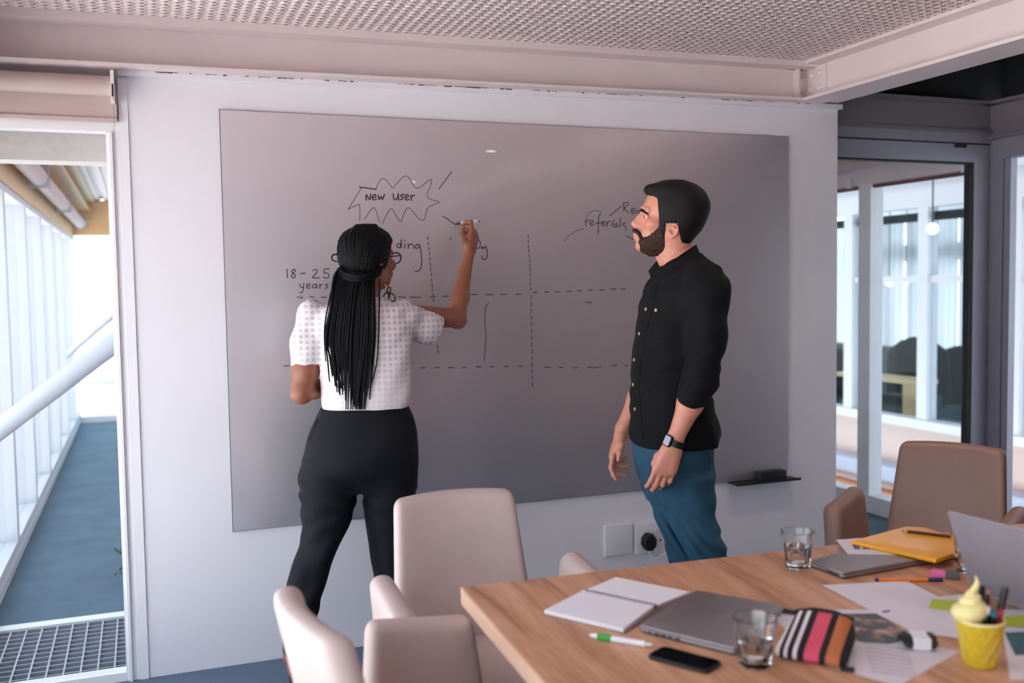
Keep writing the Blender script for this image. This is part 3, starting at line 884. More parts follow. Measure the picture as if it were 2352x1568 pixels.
ink('handwriting', [[(802, 535), (785, 535), (779, 552), (793, 558), (803, 542), (806, 508)], [(806, 508), (806, 558)], [(828, 535), (828, 558)], [(826, 511), (827, 515)],
    [(848, 535), (850, 560)], [(850, 548), (866, 535), (880, 545), (886, 562)], [(918, 540), (900, 538), (893, 555), (905, 562), (918, 545)], [(918, 540), (926, 580), (932, 640), (925, 685), (908, 702), (892, 703)]], wd=0.0048)
ink('handwriting', [[(935, 850), (1000, 920), (1010, 1000), (980, 1070), (880, 1080)], [(1030, 1060), (1060, 1080), (1040, 1085), (1058, 1050), (1090, 1080), (1110, 1045), (1135, 1035)], [(1135, 1035), (1165, 1150), (1160, 1270), (1110, 1330), (1060, 1310), (1045, 1250)]], cv=c8, wd=0.0048)
ink('drawn_stroke', [[(160, 350), (450, 540)]], cv=c8, wd=0.0045, curved=False)
ink('dot', [[(335, 855), (345, 865)]], cv=c8, wd=0.006, curved=False)
ink('handwriting', [[(105, 690), (107, 740)], [(150, 690), (132, 700), (142, 715), (156, 727), (148, 742), (131, 735), (140, 715), (155, 702), (150, 690)], [(190, 716), (215, 714)],
    [(265, 698), (282, 690), (290, 702), (275, 725), (262, 742), (302, 742)], [(362, 688), (336, 690), (332, 712), (355, 715), (362, 735), (345, 745), (328, 738)]], wd=0.0045)
ink('handwriting', [[(183, 780), (190, 800), (205, 798)], [(208, 778), (205, 805), (198, 834), (183, 832)], [(225, 795), (245, 790), (240, 778), (226, 785), (228, 806), (248, 804)],
    [(285, 782), (265, 785), (262, 802), (280, 802), (286, 782)], [(286, 782), (290, 806)], [(305, 783), (307, 806)], [(307, 794), (312, 786), (321, 783)], [(357, 780), (340, 786), (356, 798), (340, 808)]], wd=0.0042)
ink('handwriting', [[(165, 945), (182, 937), (190, 950), (172, 970), (163, 981), (197, 980)]], wd=0.004, m=M_ink2)
ink('handwriting', [[(1938, 388), (1940, 425)], [(1941, 402), (1948, 392), (1957, 388)], [(1965, 410), (1985, 402), (1978, 390), (1964, 400), (1968, 420), (1988, 418)], [(2032, 352), (2018, 365), (2015, 468)], [(2000, 410), (2035, 402)],
    [(2036, 412), (2056, 405), (2049, 394), (2037, 405), (2042, 425), (2060, 418)], [(2068, 398), (2072, 425)], [(2072, 410), (2078, 398), (2088, 395)], [(2095, 425), (2113, 388)], [(2126, 412), (2110, 418), (2112, 432), (2128, 425)], [(2129, 408), (2134, 433)], [(2151, 373), (2148, 432)], [(2183, 404), (2161, 414), (2184, 430), (2181, 450)]], wd=0.0045)
ink('drawn_stroke', [[(1935, 400), (1950, 355), (1985, 332), (2025, 335), (2036, 342)]], wd=0.003, m=M_ink2)
ink('drawn_stroke', [[(2085, 362), (2160, 300)], [(2188, 486), (2215, 500), (2242, 506)]], wd=0.0042)
ink('drawn_stroke', [[(1805, 520), (1830, 488), (1880, 455), (1930, 440)]], wd=0.003, m=M_ink2)
ink('handwriting', [[(2171, 283), (2172, 330)], [(2170, 290), (2192, 278), (2202, 293), (2176, 314), (2202, 345)], [(2220, 335), (2240, 328), (2232, 315), (2218, 328), (2225, 348), (2245, 342)], [(2250, 325), (2260, 345), (2274, 318)]], wd=0.0045)


def dashes(p, q, n, fill=.5, jit=2.0):
    out = []; p = np.array(p, float); q = np.array(q, float)
    for i in range(n):
        a = (i + .1) / n; b = a + fill / n * random.uniform(.8, 1.15)
        j = np.array([random.uniform(-jit, jit), random.uniform(-jit, jit)])
        out.append([p + (q - p) * a + j, p + (q - p) * b + j])
    return out


ink('dashed_line', dashes((970, 488), (1006, 905), 13) + [[(1028, 1160), (1030, 1178)], [(1031, 1190), (1034, 1208)]], wd=0.0042, curved=False)
ink('dashed_line', dashes((1584, 480), (1602, 830), 12, .5) + dashes((1604, 850), (1612, 1425), 14, .5), wd=0.0042, curved=False)
ink('dashed_line', [[(168, 862), (180, 862)], [(190, 854), (197, 858)], [(188, 868), (200, 866)], [(245, 858), (270, 860)], [(315, 862), (345, 862)], [(790, 860), (830, 862)], [(862, 862), (925, 862)], [(985, 860), (1016, 860)], [(1060, 857), (1097, 855)]]
    + dashes((1228, 846), (1590, 842), 4, .42) + dashes((1610, 835), (2218, 808), 9, .45), wd=0.0042, curved=False)
ink('dashed_line', [[(88, 1283), (118, 1282)]] + dashes((918, 1296), (1600, 1286), 8, .32) + dashes((1680, 1290), (2030, 1296), 4, .3) + [[(1985, 1296), (2030, 1287)], [(2100, 1280), (2130, 1280)], [(2180, 1281), (2195, 1280)]], wd=0.0042, curved=False)
ink('bracket_stroke', [[(1344, 898), (1325, 920), (1318, 1000), (1325, 1100), (1315, 1250)]], wd=0.0036)
ink('ditto_mark', [[(1938, 890), (1955, 893)], [(1966, 890), (1968, 903)]], wd=0.005, curved=False)

# ---------------------------------------------------------------- wall plates
M_plate = mat('white_plastic_plate', lin(228, 226, 232), 0.35, var=0.01)
t = empty('blank_wall_plate', (1.697, 0, 0.325)); tag(t, 'blank square white plate on the wall left of the power socket', 'wall plate')
MB().pad(0.143, 0.014, 0.143, 0.004, n=2, M=Matrix.Translation((0, -0.007, -0.0715))).build('cover', M_plate, t, 50)
t = empty('power_socket', (1.852, 0, 0.316)); tag(t, 'white wall socket with a black plug, right of the blank plate', 'socket')
MB().pad(0.143, 0.014, 0.143, 0.004, n=2, M=Matrix.Translation((0, -0.007, -0.0715))).build('cover', M_plate, t, 50)
MB().pad(0.03, 0.006, 0.018, 0.002, n=2, M=Matrix.Translation((0.048, -0.016, 0.03))).build('rocker_switch', M_plate, t, 50)
for dx, dz in ((-.03, -.035), (.0, -.05), (.03, -.035)):
    MB().lathe([(0.005, 0), (0.005, .002)], 10, Matrix.Translation((dx + .03, -0.0142, dz + .02)) @ Matrix.Rotation(math.radians(90), 4, 'X')).build('pin_hole', M_gask, t)
t = empty('power_plug', (1.838, -0.014, 0.306)); tag(t, 'black power plug pushed into the wall socket', 'plug')
Mx = Matrix.Rotation(math.radians(90), 4, 'X')
MB().slab([(0.036 * math.cos(a) * (1 if math.cos(a) > 0 else .92), 0.042 * math.sin(a)) for a in np.linspace(0, 2 * math.pi, 9)[:-1] + .3], 0.0, 0.045, 0.008, Mx).build('plug_body', mat('black_rubber', lin(18, 19, 22), 0.55), t, 40)
o = MB().tube(smooth([(1.838, -.035, .268), (1.86, -.04, .225), (1.92, -.035, .24), (1.975, -.03, .29), (2.02, -.02, .33), (2.08, -.02, .30), (2.15, -.02, .05)]), 0.004, 8).build('power_cable', M_plate, None, 60)
tag(o, 'thin white cable curving from the black plug behind the man', 'cable')

# ================================================================== table and chairs
M_wood = bpy.data.materials.new('oak_table_top'); M_wood.use_nodes = True
n = M_wood.node_tree; b = n.nodes['Principled BSDF']; L = n.links
tcn = n.nodes.new('ShaderNodeTexCoord'); mp = n.nodes.new('ShaderNodeMapping'); mp.inputs['Scale'].default_value = (9, 0.9, 9); mp.inputs['Rotation'].default_value = (0, 0, 0.12)
L.new(tcn.outputs['Object'], mp.inputs[0])
n1 = n.nodes.new('ShaderNodeTexNoise'); n1.inputs['Scale'].default_value = 2.2; n1.inputs['Detail'].default_value = 6; n1.inputs['Distortion'].default_value = 0.5
n2 = n.nodes.new('ShaderNodeTexNoise'); n2.inputs['Scale'].default_value = 14; n2.inputs['Detail'].default_value = 5
L.new(mp.outputs[0], n1.inputs['Vector']); L.new(mp.outputs[0], n2.inputs['Vector'])
ad = n.nodes.new('ShaderNodeMath'); ad.operation = 'MULTIPLY_ADD'; ad.inputs[1].default_value = 0.35
L.new(n2.outputs[0], ad.inputs[0]); L.new(n1.outputs[0], ad.inputs[2])
cr2 = n.nodes.new('ShaderNodeValToRGB'); L.new(ad.outputs[0], cr2.inputs[0]); L.new(cr2.outputs[0], b.inputs['Base Color'])
e_ = cr2.color_ramp.elements; e_[0].position = 0.42; e_[0].color = lin(146, 98, 70); e_[1].position = 0.85; e_[1].color = lin(214, 166, 132)
x_ = e_.new(0.62); x_.color = lin(190, 138, 104)
b.inputs['Roughness'].default_value = 0.42
bp = n.nodes.new('ShaderNodeBump'); bp.inputs['Strength'].default_value = 0.08; bp.inputs['Distance'].default_value = 0.001
L.new(n2.outputs[0], bp.inputs['Height']); L.new(bp.outputs[0], b.inputs['Normal'])
M_woode = mat('oak_edge_band', lin(226, 186, 160), 0.45, var=0.08, scale=4, stretch=(1, 1, 20))

TH = 0.74
tb_ = empty('meeting_table', (0.419, -1.644, 0.0), math.radians(-3.0)); tag(tb_, 'large oak meeting table covered with laptops and papers', 'table')
TL, TW = 2.55, 1.22
MB().slab([(0, -TW), (TL, -TW), (TL, 0), (0, 0)], TH - .046, TH, 0.003).build('tabletop', M_wood, tb_, 40)
MB().box((-0.0015, -TW + .004, TH - .043), (0.0, -.004, TH - .004)).build('edge_band', M_woode, tb_)
M_leg = mat('white_steel_leg', lin(205, 205, 210), 0.4, var=0.02)
for x in (0.35, TL - .35):
    for y in (-.12, -TW + .12):
        MB().box((x - .03, y - .03, 0), (x + .03, y + .03, TH - .06)).build('leg', M_leg, tb_)
    MB().box((x - .03, -TW + .09, TH - .1), (x + .03, -.09, TH - .046)).build('crossbar', M_leg, tb_)

M_leather = mat('taupe_leather', lin(196, 176, 172), 0.48, var=0.03, scale=14, bump=0.12, bscale=260, spec=0.5)
M_leather2 = mat('brown_leather', lin(150, 118, 106), 0.45, var=0.03, scale=14, bump=0.12, bscale=260)
M_chrome = mat('brushed_aluminium', lin(190, 192, 196), 0.3, 0.9, var=0.03)


def meeting_chair(loc, rz, lab, ml):
    t = empty('meeting_chair', loc, rz); tag(t, lab, 'chair', 'padded chairs around the meeting table')
    MB().pad(0.46, 0.48, 0.09, 0.04, lambda p: Vector((p.x, p.y, p.z - .02 * (p.y > 0) * p.y * 4)), M=Matrix.Translation((0, 0.03, 0.39))).build('seat', ml, t, 70)

    def fb(p):
        v = p.z / 0.50
        x = p.x * (1.0 - 0.16 * v)
        y = p.y - 0.105 * v + 0.9 * x * x
        return Vector((x, y, p.z - .25 * x * x * v))
    bk = MB().pad(0.44, 0.062, 0.50, 0.029, fb, n=8, M=Matrix.Translation((0, -0.215, 0.385))).build('backrest', ml, t, 75)
    for s_ in (-1, 1):
        def fa(p, s_=s_):
            v = p.z / 0.32
            return Vector((p.x + s_ * 0.03 * v, p.y * (1 - .2 * v), p.z - 0.10 * (p.y + .05) * v))
        MB().pad(0.07, 0.33, 0.32, 0.032, fa, n=5, M=Matrix.Translation((s_ * 0.250, 0.05, 0.40))).build('arm', ml, t, 75)
        MB().box((s_ * .225 - .025, -.02, .37), (s_ * .225 + .025, .12, .41)).build('arm_bracket', M_chrome, t)
    MB().tube([(0, 0.02, 0.06), (0, 0.02, 0.39)], 0.028, 14).build('column', M_chrome, t, 60)
    for k in range(4):
        a = math.radians(45 + 90 * k)
        MB().tube([(0, .02, .075), (.30 * math.cos(a), .02 + .30 * math.sin(a), .03)], [.022, .014], 10).build('foot', M_chrome, t, 60)
        MB().tube([(.30 * math.cos(a), .02 + .30 * math.sin(a), .0), (.30 * math.cos(a), .02 + .30 * math.sin(a), .03)], .018, 10).build('glide', M_gask, t, 60)
    return t


meeting_chair((0.545, -1.49, 0), math.radians(180), 'taupe padded chair facing the camera at the left corner of the table, before the woman', M_leather)
meeting_chair((0.265, -2.04, 0), math.radians(-83), 'taupe padded chair nearest the camera at the short left end of the table', M_leather)
meeting_chair((2.24, -1.32, 0), math.radians(120), 'brown padded chair at the far right of the table by the glazed door', M_leather2)

# ================================================================== things on the table
M_silver = mat('silver_aluminium_case', lin(160, 156, 160), 0.38, 0.75, var=0.015, scale=40)
M_slate = mat('slate_screen_back', lin(150, 146, 154), 0.45, 0.25, var=0.02)
M_blackp = mat('black_plastic', lin(20, 22, 26), 0.4)
M_paper = mat('white_paper', lin(226, 220, 230), 0.8, var=0.015, scale=8)
M_pages = mat('notebook_pages', lin(240, 236, 244), 0.8, var=0.01, scale=8)
M_ptxt = mat('print_grey', lin(188, 183, 196), 0.8)
M_pblue = mat('print_blue', lin(92, 104, 170), 0.7)
M_lime = mat('lime_sticky_note', lin(188, 206, 62), 0.7, var=0.03)
M_tglass = clear_glass('drinking_glass')


def tp(px, py, z=TH):
    p = at(px, py, z=z); return Vector((p[0], p[1], z))


def quad_obj(name, pxs, z, thick, m, bev=0.0, lab=None, cat=None, group=None, parts=True):
    """flat thing whose outline is given on the plane at height z+thick; origin at its centre"""
    P = [tp(a, b, z + thick) for a, b in pxs]
    c = sum(P, Vector()) / len(P)
    poly = [(p.x - c.x, p.y - c.y) for p in P]
    A = sum(poly[i][0] * poly[(i + 1) % len(poly)][1] - poly[(i + 1) % len(poly)][0] * poly[i][1] for i in range(len(poly)))
    if A < 0: poly = poly[::-1]
    o = MB().slab(poly, 0, thick, bev).build(name, m, None, 40 if bev else None); o.location = (c.x, c.y, z)
    if lab: tag(o, lab, cat, group)
    return o, c


def child_quad(name, pxs, zt, parent, m, thick=0.0003):
    P = [tp(a, b, zt) for a, b in pxs]
    poly = [(p.x - parent.location.x, p.y - parent.location.y) for p in P]
    A = sum(poly[i][0] * poly[(i + 1) % len(poly)][1] - poly[(i + 1) % len(poly)][0] * poly[i][1] for i in range(len(poly)))
    if A < 0: poly = poly[::-1]
    return MB().slab(poly, zt - parent.location.z - .0001, zt - parent.location.z + thick).build(name, m, parent)


# spiral notebook
nb = empty('spiral_notebook', tuple(tp(1428, 1372))); tag(nb, 'open white spiral notebook lying near the left corner of the table', 'notebook')
def loc(P, o): return [(p.x - o.location.x, p.y - o.location.y) for p in P]
def ccw(poly):
    A = sum(poly[i][0] * poly[(i + 1) % len(poly)][1] - poly[(i + 1) % len(poly)][0] * poly[i][1] for i in range(len(poly)))
    return poly if A > 0 else poly[::-1]
z1 = TH + .006
MB().slab(ccw(loc([tp(*q, z1) for q in ((1341, 1357), (1506, 1391), (1432, 1447), (1250, 1404))], nb)), 0.0, 0.010, .0015).build('page_block', M_pages, nb)
MB().slab(ccw(loc([tp(*q, z1) for q in ((1350, 1352), (1414, 1324), (1585, 1358), (1514, 1386))], nb)), 0.0, 0.006, .0015).build('page_block', M_pages, nb)
MB().slab(ccw(loc([tp(*q, TH) for q in ((1414, 1327), (1587, 1362), (1436, 1456), (1249, 1410))], nb)), -0.0, 0.0012).build('cover', mat('notebook_cover', lin(120, 100, 95), 0.7), nb)
a = tp(1346, 1354, TH + .012); b_ = tp(1510, 1389, TH + .012)
M_wire = mat('spiral_wire', lin(120, 116, 130), 0.4, 0.5)
mb = MB(); d = (b_ - a); per = Vector((-d.y, d.x, 0)).normalized()
pts = []
for i in range(28 * 8 + 1):
    t_ = i / 8; pts.append(a + d * (i / (28 * 8)) + per * 0.007 * math.cos(2 * math.pi * t_) + Vector((0, 0, .006 * math.sin(2 * math.pi * t_) - .005)) - nb.location)
mb.tube(pts, 0.0011, 5).build('spiral', M_wire, nb, 60)


# closed laptops
def laptop(name_lab, pxs, z, th, ports_edge, m=M_silver, foot=True):
    P = [tp(a, b, z + th) for a, b in pxs]
    c = sum(P, Vector()) / 4
    t = empty('closed_laptop', (c.x, c.y, z)); tag(t, name_lab, 'laptop')
    poly = ccw([(p.x - c.x, p.y - c.y) for p in P])
    # rounded corners
    rp = []
    for i in range(4):
        A_, B_, C_ = Vector(poly[i - 1]), Vector(poly[i]), Vector(poly[(i + 1) % 4])
        u = (A_ - B_).normalized() * .012; v = (C_ - B_).normalized() * .012
        for k in range(5):
            s_ = k / 4; q = (B_ + u) * (1 - s_) ** 2 + B_ * 2 * s_ * (1 - s_) + (B_ + v) * s_ * s_
            rp.append((q.x, q.y))
    MB().slab(rp, 0.002, th * .58, 0.002).build('base', M_silver, t, 40)
    MB().slab(rp, th * .60, th, 0.002).build('lid', m, t, 40)
    MB().slab([(x * .985, y * .985) for x, y in rp], 0.0, 0.012).build('rubber_gasket', M_blackp, t)
    if ports_edge is not None:
        i = ports_edge; A_ = Vector((P[i].x - c.x, P[i].y - c.y, 0)); B_ = Vector((P[(i + 1) % 4].x - c.x, P[(i + 1) % 4].y - c.y, 0))
        e1 = (B_ - A_); L_ = e1.length; e1.normalize()
        nn = Vector((e1.y, -e1.x, 0));
        if nn.dot(A_ + B_) < 0: nn = -nn
        for s_, ww in ((.58, .012), (.66, .008), (.73, .012), (.80, .012), (.88, .006)):
            q = A_ + e1 * L_ * s_
            MB().box((-ww / 2, -.0015, .0045), (ww / 2, .0006, .0085), Matrix.Translation(q) @ Matrix(((e1.x, nn.x, 0, 0), (e1.y, nn.y, 0, 0), (0, 0, 1, 0), (0, 0, 0, 1)))).build('port', M_blackp, t)
    return t


laptop('closed silver laptop lying between the notebook and the striped pouch', [(1467, 1434), (1600, 1354), (1800, 1390), (1690, 1488)], TH, 0.017, 3)
laptop('closed silver laptop under the yellow envelope by the far water glass', [(1862, 1286), (1935, 1315), (2205, 1268), (2080, 1226)], TH, 0.017, 0)

# pens, phone
def pen(name, p, q, r, segs, lab, m_ends=None, z=TH):
    """segs: (from, to, material, part name, radius factor)"""
    t = empty(name, tuple(p)); tag(t, lab, 'pencil' if name == 'pencil' else 'pen')
    d = q - p
    for a_, b_, m_, nm, rf in segs:
        rr = rf if isinstance(rf, tuple) else (rf, rf)
        MB().tube([d * a_, d * b_], [r * rr[0], r * rr[1]], 14).build(nm, m_, t, 50)
    return t


M_wp = mat('white_pen_plastic', lin(236, 236, 242), 0.35); M_gp = mat('green_pen_grip', lin(64, 172, 62), 0.5)
r_ = 0.0065
pen('ballpoint_pen', tp(1355, 1458, TH + r_), tp(1497, 1481, TH + r_), r_,
    [(0.0, .13, M_wp, 'tip', (.45, 1)), (.13, .36, M_gp, 'grip', 1.05), (.36, .90, M_wp, 'barrel', 1.0), (.90, 1.0, M_wp, 'button', .55), (.60, .95, M_wp, 'clip', .35)], 'white ballpoint pen with a green grip in front of the notebook')
M_op = mat('orange_pen_plastic', lin(236, 130, 48), 0.4); M_bc = mat('navy_pen_cap', lin(44, 48, 104), 0.4)
r_ = 0.0045
pen('ballpoint_pen', tp(2010, 1331, TH + r_), tp(2165, 1331, TH + r_), r_, [(0, .05, M_bc, 'end_plug', .9), (.05, .80, M_op, 'barrel', 1.0), (.78, 1.0, M_bc, 'cap', 1.25)], 'orange ballpoint pen with a dark blue cap in front of the closed laptop')

pc = [tp(1487, 1502, TH + .008), tp(1519, 1482, TH + .008), tp(1658, 1518, TH + .008), tp(1628, 1540, TH + .008)]
c = sum(pc, Vector()) / 4
t = empty('mobile_phone', (c.x, c.y, TH), math.atan2(pc[2].y - pc[1].y, pc[2].x - pc[1].x)); tag(t, 'black mobile phone lying face up in front of the closed laptop', 'phone')
Lp = (pc[2] - pc[1]).length; Wp = 0.068
MB().slab(rrect(Lp, Wp, .014, 6), 0.0, 0.0075, 0.0022).build('case', M_blackp, t, 40)
MB().slab(rrect(Lp - .008, Wp - .006, .011, 6), 0.0074, 0.0079).build('screen', mat('black_screen_glass', lin(10, 12, 16), 0.06, coat=0.5), t)


# water glasses
def tumbler(loc, lab, water, h=0.098, rt=0.044, rb=0.031):
    t = empty('water_glass', loc); tag(t, lab, 'glass', 'faceted water glasses on the table')
    nA = 54; rings = []
    def facet(a, k=9): 
        s_ = (a * k / (2 * math.pi)) % 1.0 - .5
        return math.cos(math.pi / k) / math.cos(2 * math.pi / k * s_)
    prof = [(rb * .9, 0.0, .6), (rb, .004, 1), (rb * 1.02, .012, 1), (rb * 1.10, .04, 1), (rb * 1.22, .062, .8), (rb * 1.30, .070, .2), (rt * .97, .085, 0), (rt, h - .001, 0), (rt - .001, h, 0),
            (rt - .0028, h, 0), (rt - .0034, h - .004, 0), (rb * 1.20, .066, 0), (rb * .98, .03, 0), (rb * .80, .0165, 0), (rb * .4, .0135, 0), (.002, .013, 0)]
    vs = []; fs = []
    for r, z, k in prof:
        for i in range(nA):
            a = 2 * math.pi * i / nA; f_ = 1 - k + k * facet(a) * 1.02
            vs.append((r * f_ * math.cos(a), r * f_ * math.sin(a), z))
    m_ = len(prof)
    for j in range(m_ - 1):
        for i in range(nA): fs.append((j * nA + i, j * nA + (i + 1) % nA, (j + 1) * nA + (i + 1) % nA, (j + 1) * nA + i))
    fs.append(tuple(range(nA))[::-1]); fs.append(tuple((m_ - 1) * nA + i for i in range(nA)))
    mesh_obj('vessel', vs, fs, M_tglass, t, 25)
    if water:
        m = bpy.data.materials.get('still_water') or bpy.data.materials.new('still_water')
        m.use_nodes = True; bb = m.node_tree.nodes['Principled BSDF']; bb.inputs['Transmission Weight'].default_value = 1; bb.inputs['Roughness'].default_value = 0; bb.inputs['IOR'].default_value = 1.33
        MB().lathe([(.002, .0132), (rb * .38, .0137), (rb * .78, .0167), (rb * .96, .03), (rb * 1.12, .055), (rb * 1.15, water), (.002, water)], 40).build('water', m, t, 50)
    return t


q = tp(1832, 1302); tumbler((q.x, q.y, TH), 'faceted water glass at the far edge of the table beside the closed laptop', .060)
q = tp(1733, 1527); tumbler((q.x, q.y, TH), 'faceted water glass nearest the camera, left of the striped pouch', .050)

# papers
def paper(pxs, z, lab, m=M_paper, name='paper_sheet', cat='paper', th=.0006):
    return quad_obj(name, pxs, z, th, m, 0, lab, cat)[0]


pa = paper([(1752, 1397), (2005, 1400), (2085, 1470), (2205, 1496), (2062, 1575), (1900, 1528)], TH, 'large white printed sheet under the striped pouch and the photo print')
for k in range(8):
    y0 = 1478 + k * 9
    child_quad('text_line', [(1985 + k * 2, y0 - 2), (2085 + k * 3, y0 + 12), (2085 + k * 3, y0 + 15), (1985 + k * 2, y0 + 1)], TH + .0008, pa, M_ptxt)
for k in range(5):
    y0 = 1405 + k * 7
    child_quad('text_line', [(1880 + k * 3, y0), (1918 + k * 3, y0 + 1), (1919 + k * 3, y0 + 3), (1881 + k * 3, y0 + 2)], TH + .0008, pa, M_ptxt)
pb = paper([(1888, 1343), (2082, 1333), (2160, 1372), (2110, 1385), (1995, 1398)], TH + .0008, 'blank white sheet between the far glass and the orange pen')
pc_ = paper([(1990, 1397), (2155, 1370), (2225, 1362), (2300, 1430), (2240, 1470), (2100, 1452)], TH + .0016, 'white sheet carrying a lime sticky note left of the yellow cup')
child_quad('blue_stamp', [(2026, 1403), (2044, 1400), (2046, 1404), (2028, 1407)], TH + .0024, pc_, M_pblue)
M_photo = bpy.data.materials.new('landscape_photo_print'); M_photo.use_nodes = True
n = M_photo.node_tree; b = n.nodes['Principled BSDF']; b.inputs['Roughness'].default_value = 0.35
tcn = n.nodes.new('ShaderNodeTexCoord'); nz = n.nodes.new('ShaderNodeTexNoise'); nz.inputs['Scale'].default_value = 22; nz.inputs['Detail'].default_value = 3
rp_ = n.nodes.new('ShaderNodeValToRGB'); n.links.new(tcn.outputs['Object'], nz.inputs['Vector']); n.links.new(nz.outputs[0], rp_.inputs[0]); n.links.new(rp_.outputs[0], b.inputs['Base Color'])
e_ = rp_.color_ramp.elements; e_[0].position = .38; e_[0].color = lin(34, 36, 44); e_[1].position = .66; e_[1].color = lin(196, 158, 132)
e_.new(.48).color = lin(66, 60, 62); e_.new(.56).color = lin(150, 108, 84)
ph = paper([(1930, 1409), (2012, 1408), (2108, 1464), (2040, 1476), (1968, 1470)], TH + .0024, 'dark brown landscape photo print lying on the printed sheet', M_photo, 'photo_print', 'photo')
paper([(2142, 1375), (2205, 1378), (2198, 1405), (2132, 1395)], TH + .0026, 'lime sticky note on the sheet left of the yellow cup', M_lime, 'sticky_note', 'sticky note')
pd = paper([(2296, 1400), (2365, 1400), (2400, 1560), (2320, 1560)], TH, 'white sheet at the right edge of the table under the teal print')
paper([(2300, 1415), (2352, 1412), (2372, 1440), (2308, 1436)], TH + .0026, 'lime sticky note right of the yellow cup', M_lime, 'sticky_note', 'sticky note')
M_tprint = mat('teal_photo_print', lin(30, 70, 82), 0.4, col2=lin(70, 130, 140), scale=30)
paper([(2308, 1452), (2372, 1450), (2392, 1500), (2332, 1502)], TH + .0026, 'teal photo print at the right edge beside the yellow cup', M_tprint, 'photo_print', 'photo')

# white sheet and yellow envelope on the far laptop
ps = paper([(1920, 1239), (2080, 1228), (2215, 1262), (2170, 1275), (1948, 1272)], TH + .0172, 'white printed sheet between the yellow envelope and the closed laptop')
for k, (a0, a1) in enumerate(((1958, 1972), (1978, 1992), (1997, 2006))):
    child_quad('printed_block', [(a0, 1251), (a1, 1252), (a1 + 6, 1261), (a0 + 5, 1261)], TH + .0180, ps, M_pblue)
M_env = mat('yellow_glossy_envelope', lin(248, 170, 0), 0.38, var=0.06, scale=10, bump=0.25, bscale=14, coat=0.08, dist=.004)
ev, _c = quad_obj('padded_envelope', [(1955, 1241), (2080, 1208), (2125, 1210), (2205, 1236), (2192, 1270), (2150, 1284)], TH + .0182, 0.012, M_env, 0.004, 'glossy yellow padded envelope on top of the closed laptop', 'envelope')
r_ = .004; zt = TH + .0182 + .012 + r_
M_pencil = mat('dark_pencil_paint', lin(60, 24, 20), 0.4); M_pw = mat('pencil_wood', lin(206, 150, 100), 0.7)
pen('pencil', tp(2072, 1218, zt), tp(2205, 1234, zt), r_, [(0, .03, M_blackp, 'lead', (.2, .45)), (.03, .10, M_pw, 'sharpened_wood', (.45, 1)), (.10, 1, M_pencil, 'shaft', 1)], 'dark red pencil lying on the yellow envelope')

# eraser
M_pink = mat('pink_rubber', lin(232, 112, 168), 0.7); M_slv = mat('grey_card_sleeve', lin(96, 92, 94), 0.7)
p0 = tp(2135, 1322); p1 = tp(2202, 1330)
t = empty('rubber_eraser', ((p0.x + p1.x) / 2, (p0.y + p1.y) / 2, TH), math.atan2(p1.y - p0.y, p1.x - p0.x) + .12); tag(t, 'pink eraser in a grey sleeve behind the orange pen', 'eraser')
MB().pad(.062, .026, .018, .004, n=3).build('rubber', M_pink, t, 50)
MB().pad(.034, .027, .019, .003, n=3, M=Matrix.Translation((.018, 0, -.0003))).build('sleeve', M_slv, t, 50)

# open laptop on the right, seen from behind its screen
zb = TH + .012
b0 = tp(2236, 1352, zb)                               # lower left corner of the screen
t0 = at(2178, 1170, z=TH + .012 + .205); t0 = Vector(t0)
u_ = at(2352, 1213, z=TH + .012 + .205); hx = (Vector(u_) - t0).normalized()
W_ = .325
t = empty('open_laptop', tuple(b0 - Vector((0, 0, .012)))); tag(t, 'open laptop with its slate screen back to the camera, at the right edge', 'laptop')
upv = (t0 - b0); nrm = hx.cross(upv).normalized()
Mx = Matrix.Identity(4); upn = upv.normalized()
for i in range(3): Mx[i][0] = hx[i]; Mx[i][1] = upn[i]; Mx[i][2] = nrm[i]
hgt = upv.length
Mx.translation = Vector((0, 0, .012))
MB().slab(rrect(W_, hgt, .010, 5, W_ / 2, hgt / 2), 0, .006, .0015, Mx).build('screen_lid', M_slate, t, 40)
MB().slab(rrect(W_ - .012, hgt - .014, .004, 3, W_ / 2, hgt / 2), -.0006 if nrm.y < 0 else .0059, 0.0001 if nrm.y < 0 else .0066, 0, Mx).build('display', mat('dark_display', lin(20, 22, 26), 0.1), t)
back = Vector((-hx.y, hx.x, 0)).normalized()
if back.x < 0: back = -back
q = [Vector((0, 0, 0)), hx * W_, hx * W_ + back * .22, back * .22]
MB().slab(ccw([(v.x, v.y) for v in q]), 0.0, .011, .002).build('keyboard_base', M_silver, t, 40)

# yellow ice-cream shaped pencil cup
M_cone = mat('yellow_cone_ceramic', lin(216, 186, 48), 0.4, var=0.03, coat=0.3)
M_cream2 = mat('pale_cream_ceramic', lin(240, 228, 160), 0.35, var=0.02, coat=0.3)
q = tp(2250, 1527)
cu = empty('pencil_cup', (q.x, q.y, TH)); tag(cu, 'yellow ceramic pencil cup shaped like a soft ice cream cone', 'pencil cup')
prof = [(.026, 0), (.029, .002), (.031, .008), (.0365, .045), (.0425, .080), (.0445, .088), (.045, .092), (.042, .092), (.040, .085), (.034, .045), (.028, .010), (.010, .007)]
MB().lathe(prof, 40).build('cone', M_cone, cu, 45)
wf_ = MB()
for s_ in (-1, 1):
    for k in range(11):
        pts = []
        for i in range(9):
            v = i / 8; z = .006 + .078 * v; a = 2 * math.pi * k / 11 + s_ * 1.1 * v
            r = np.interp(z, [.008, .045, .08, .088], [.031, .0365, .0425, .0445]) + .0002
            pts.append((r * math.cos(a), r * math.sin(a), z))
        wf_.tube(pts, .0011, 5)
wf_.build('waffle_ridges', M_cone, cu, 60)
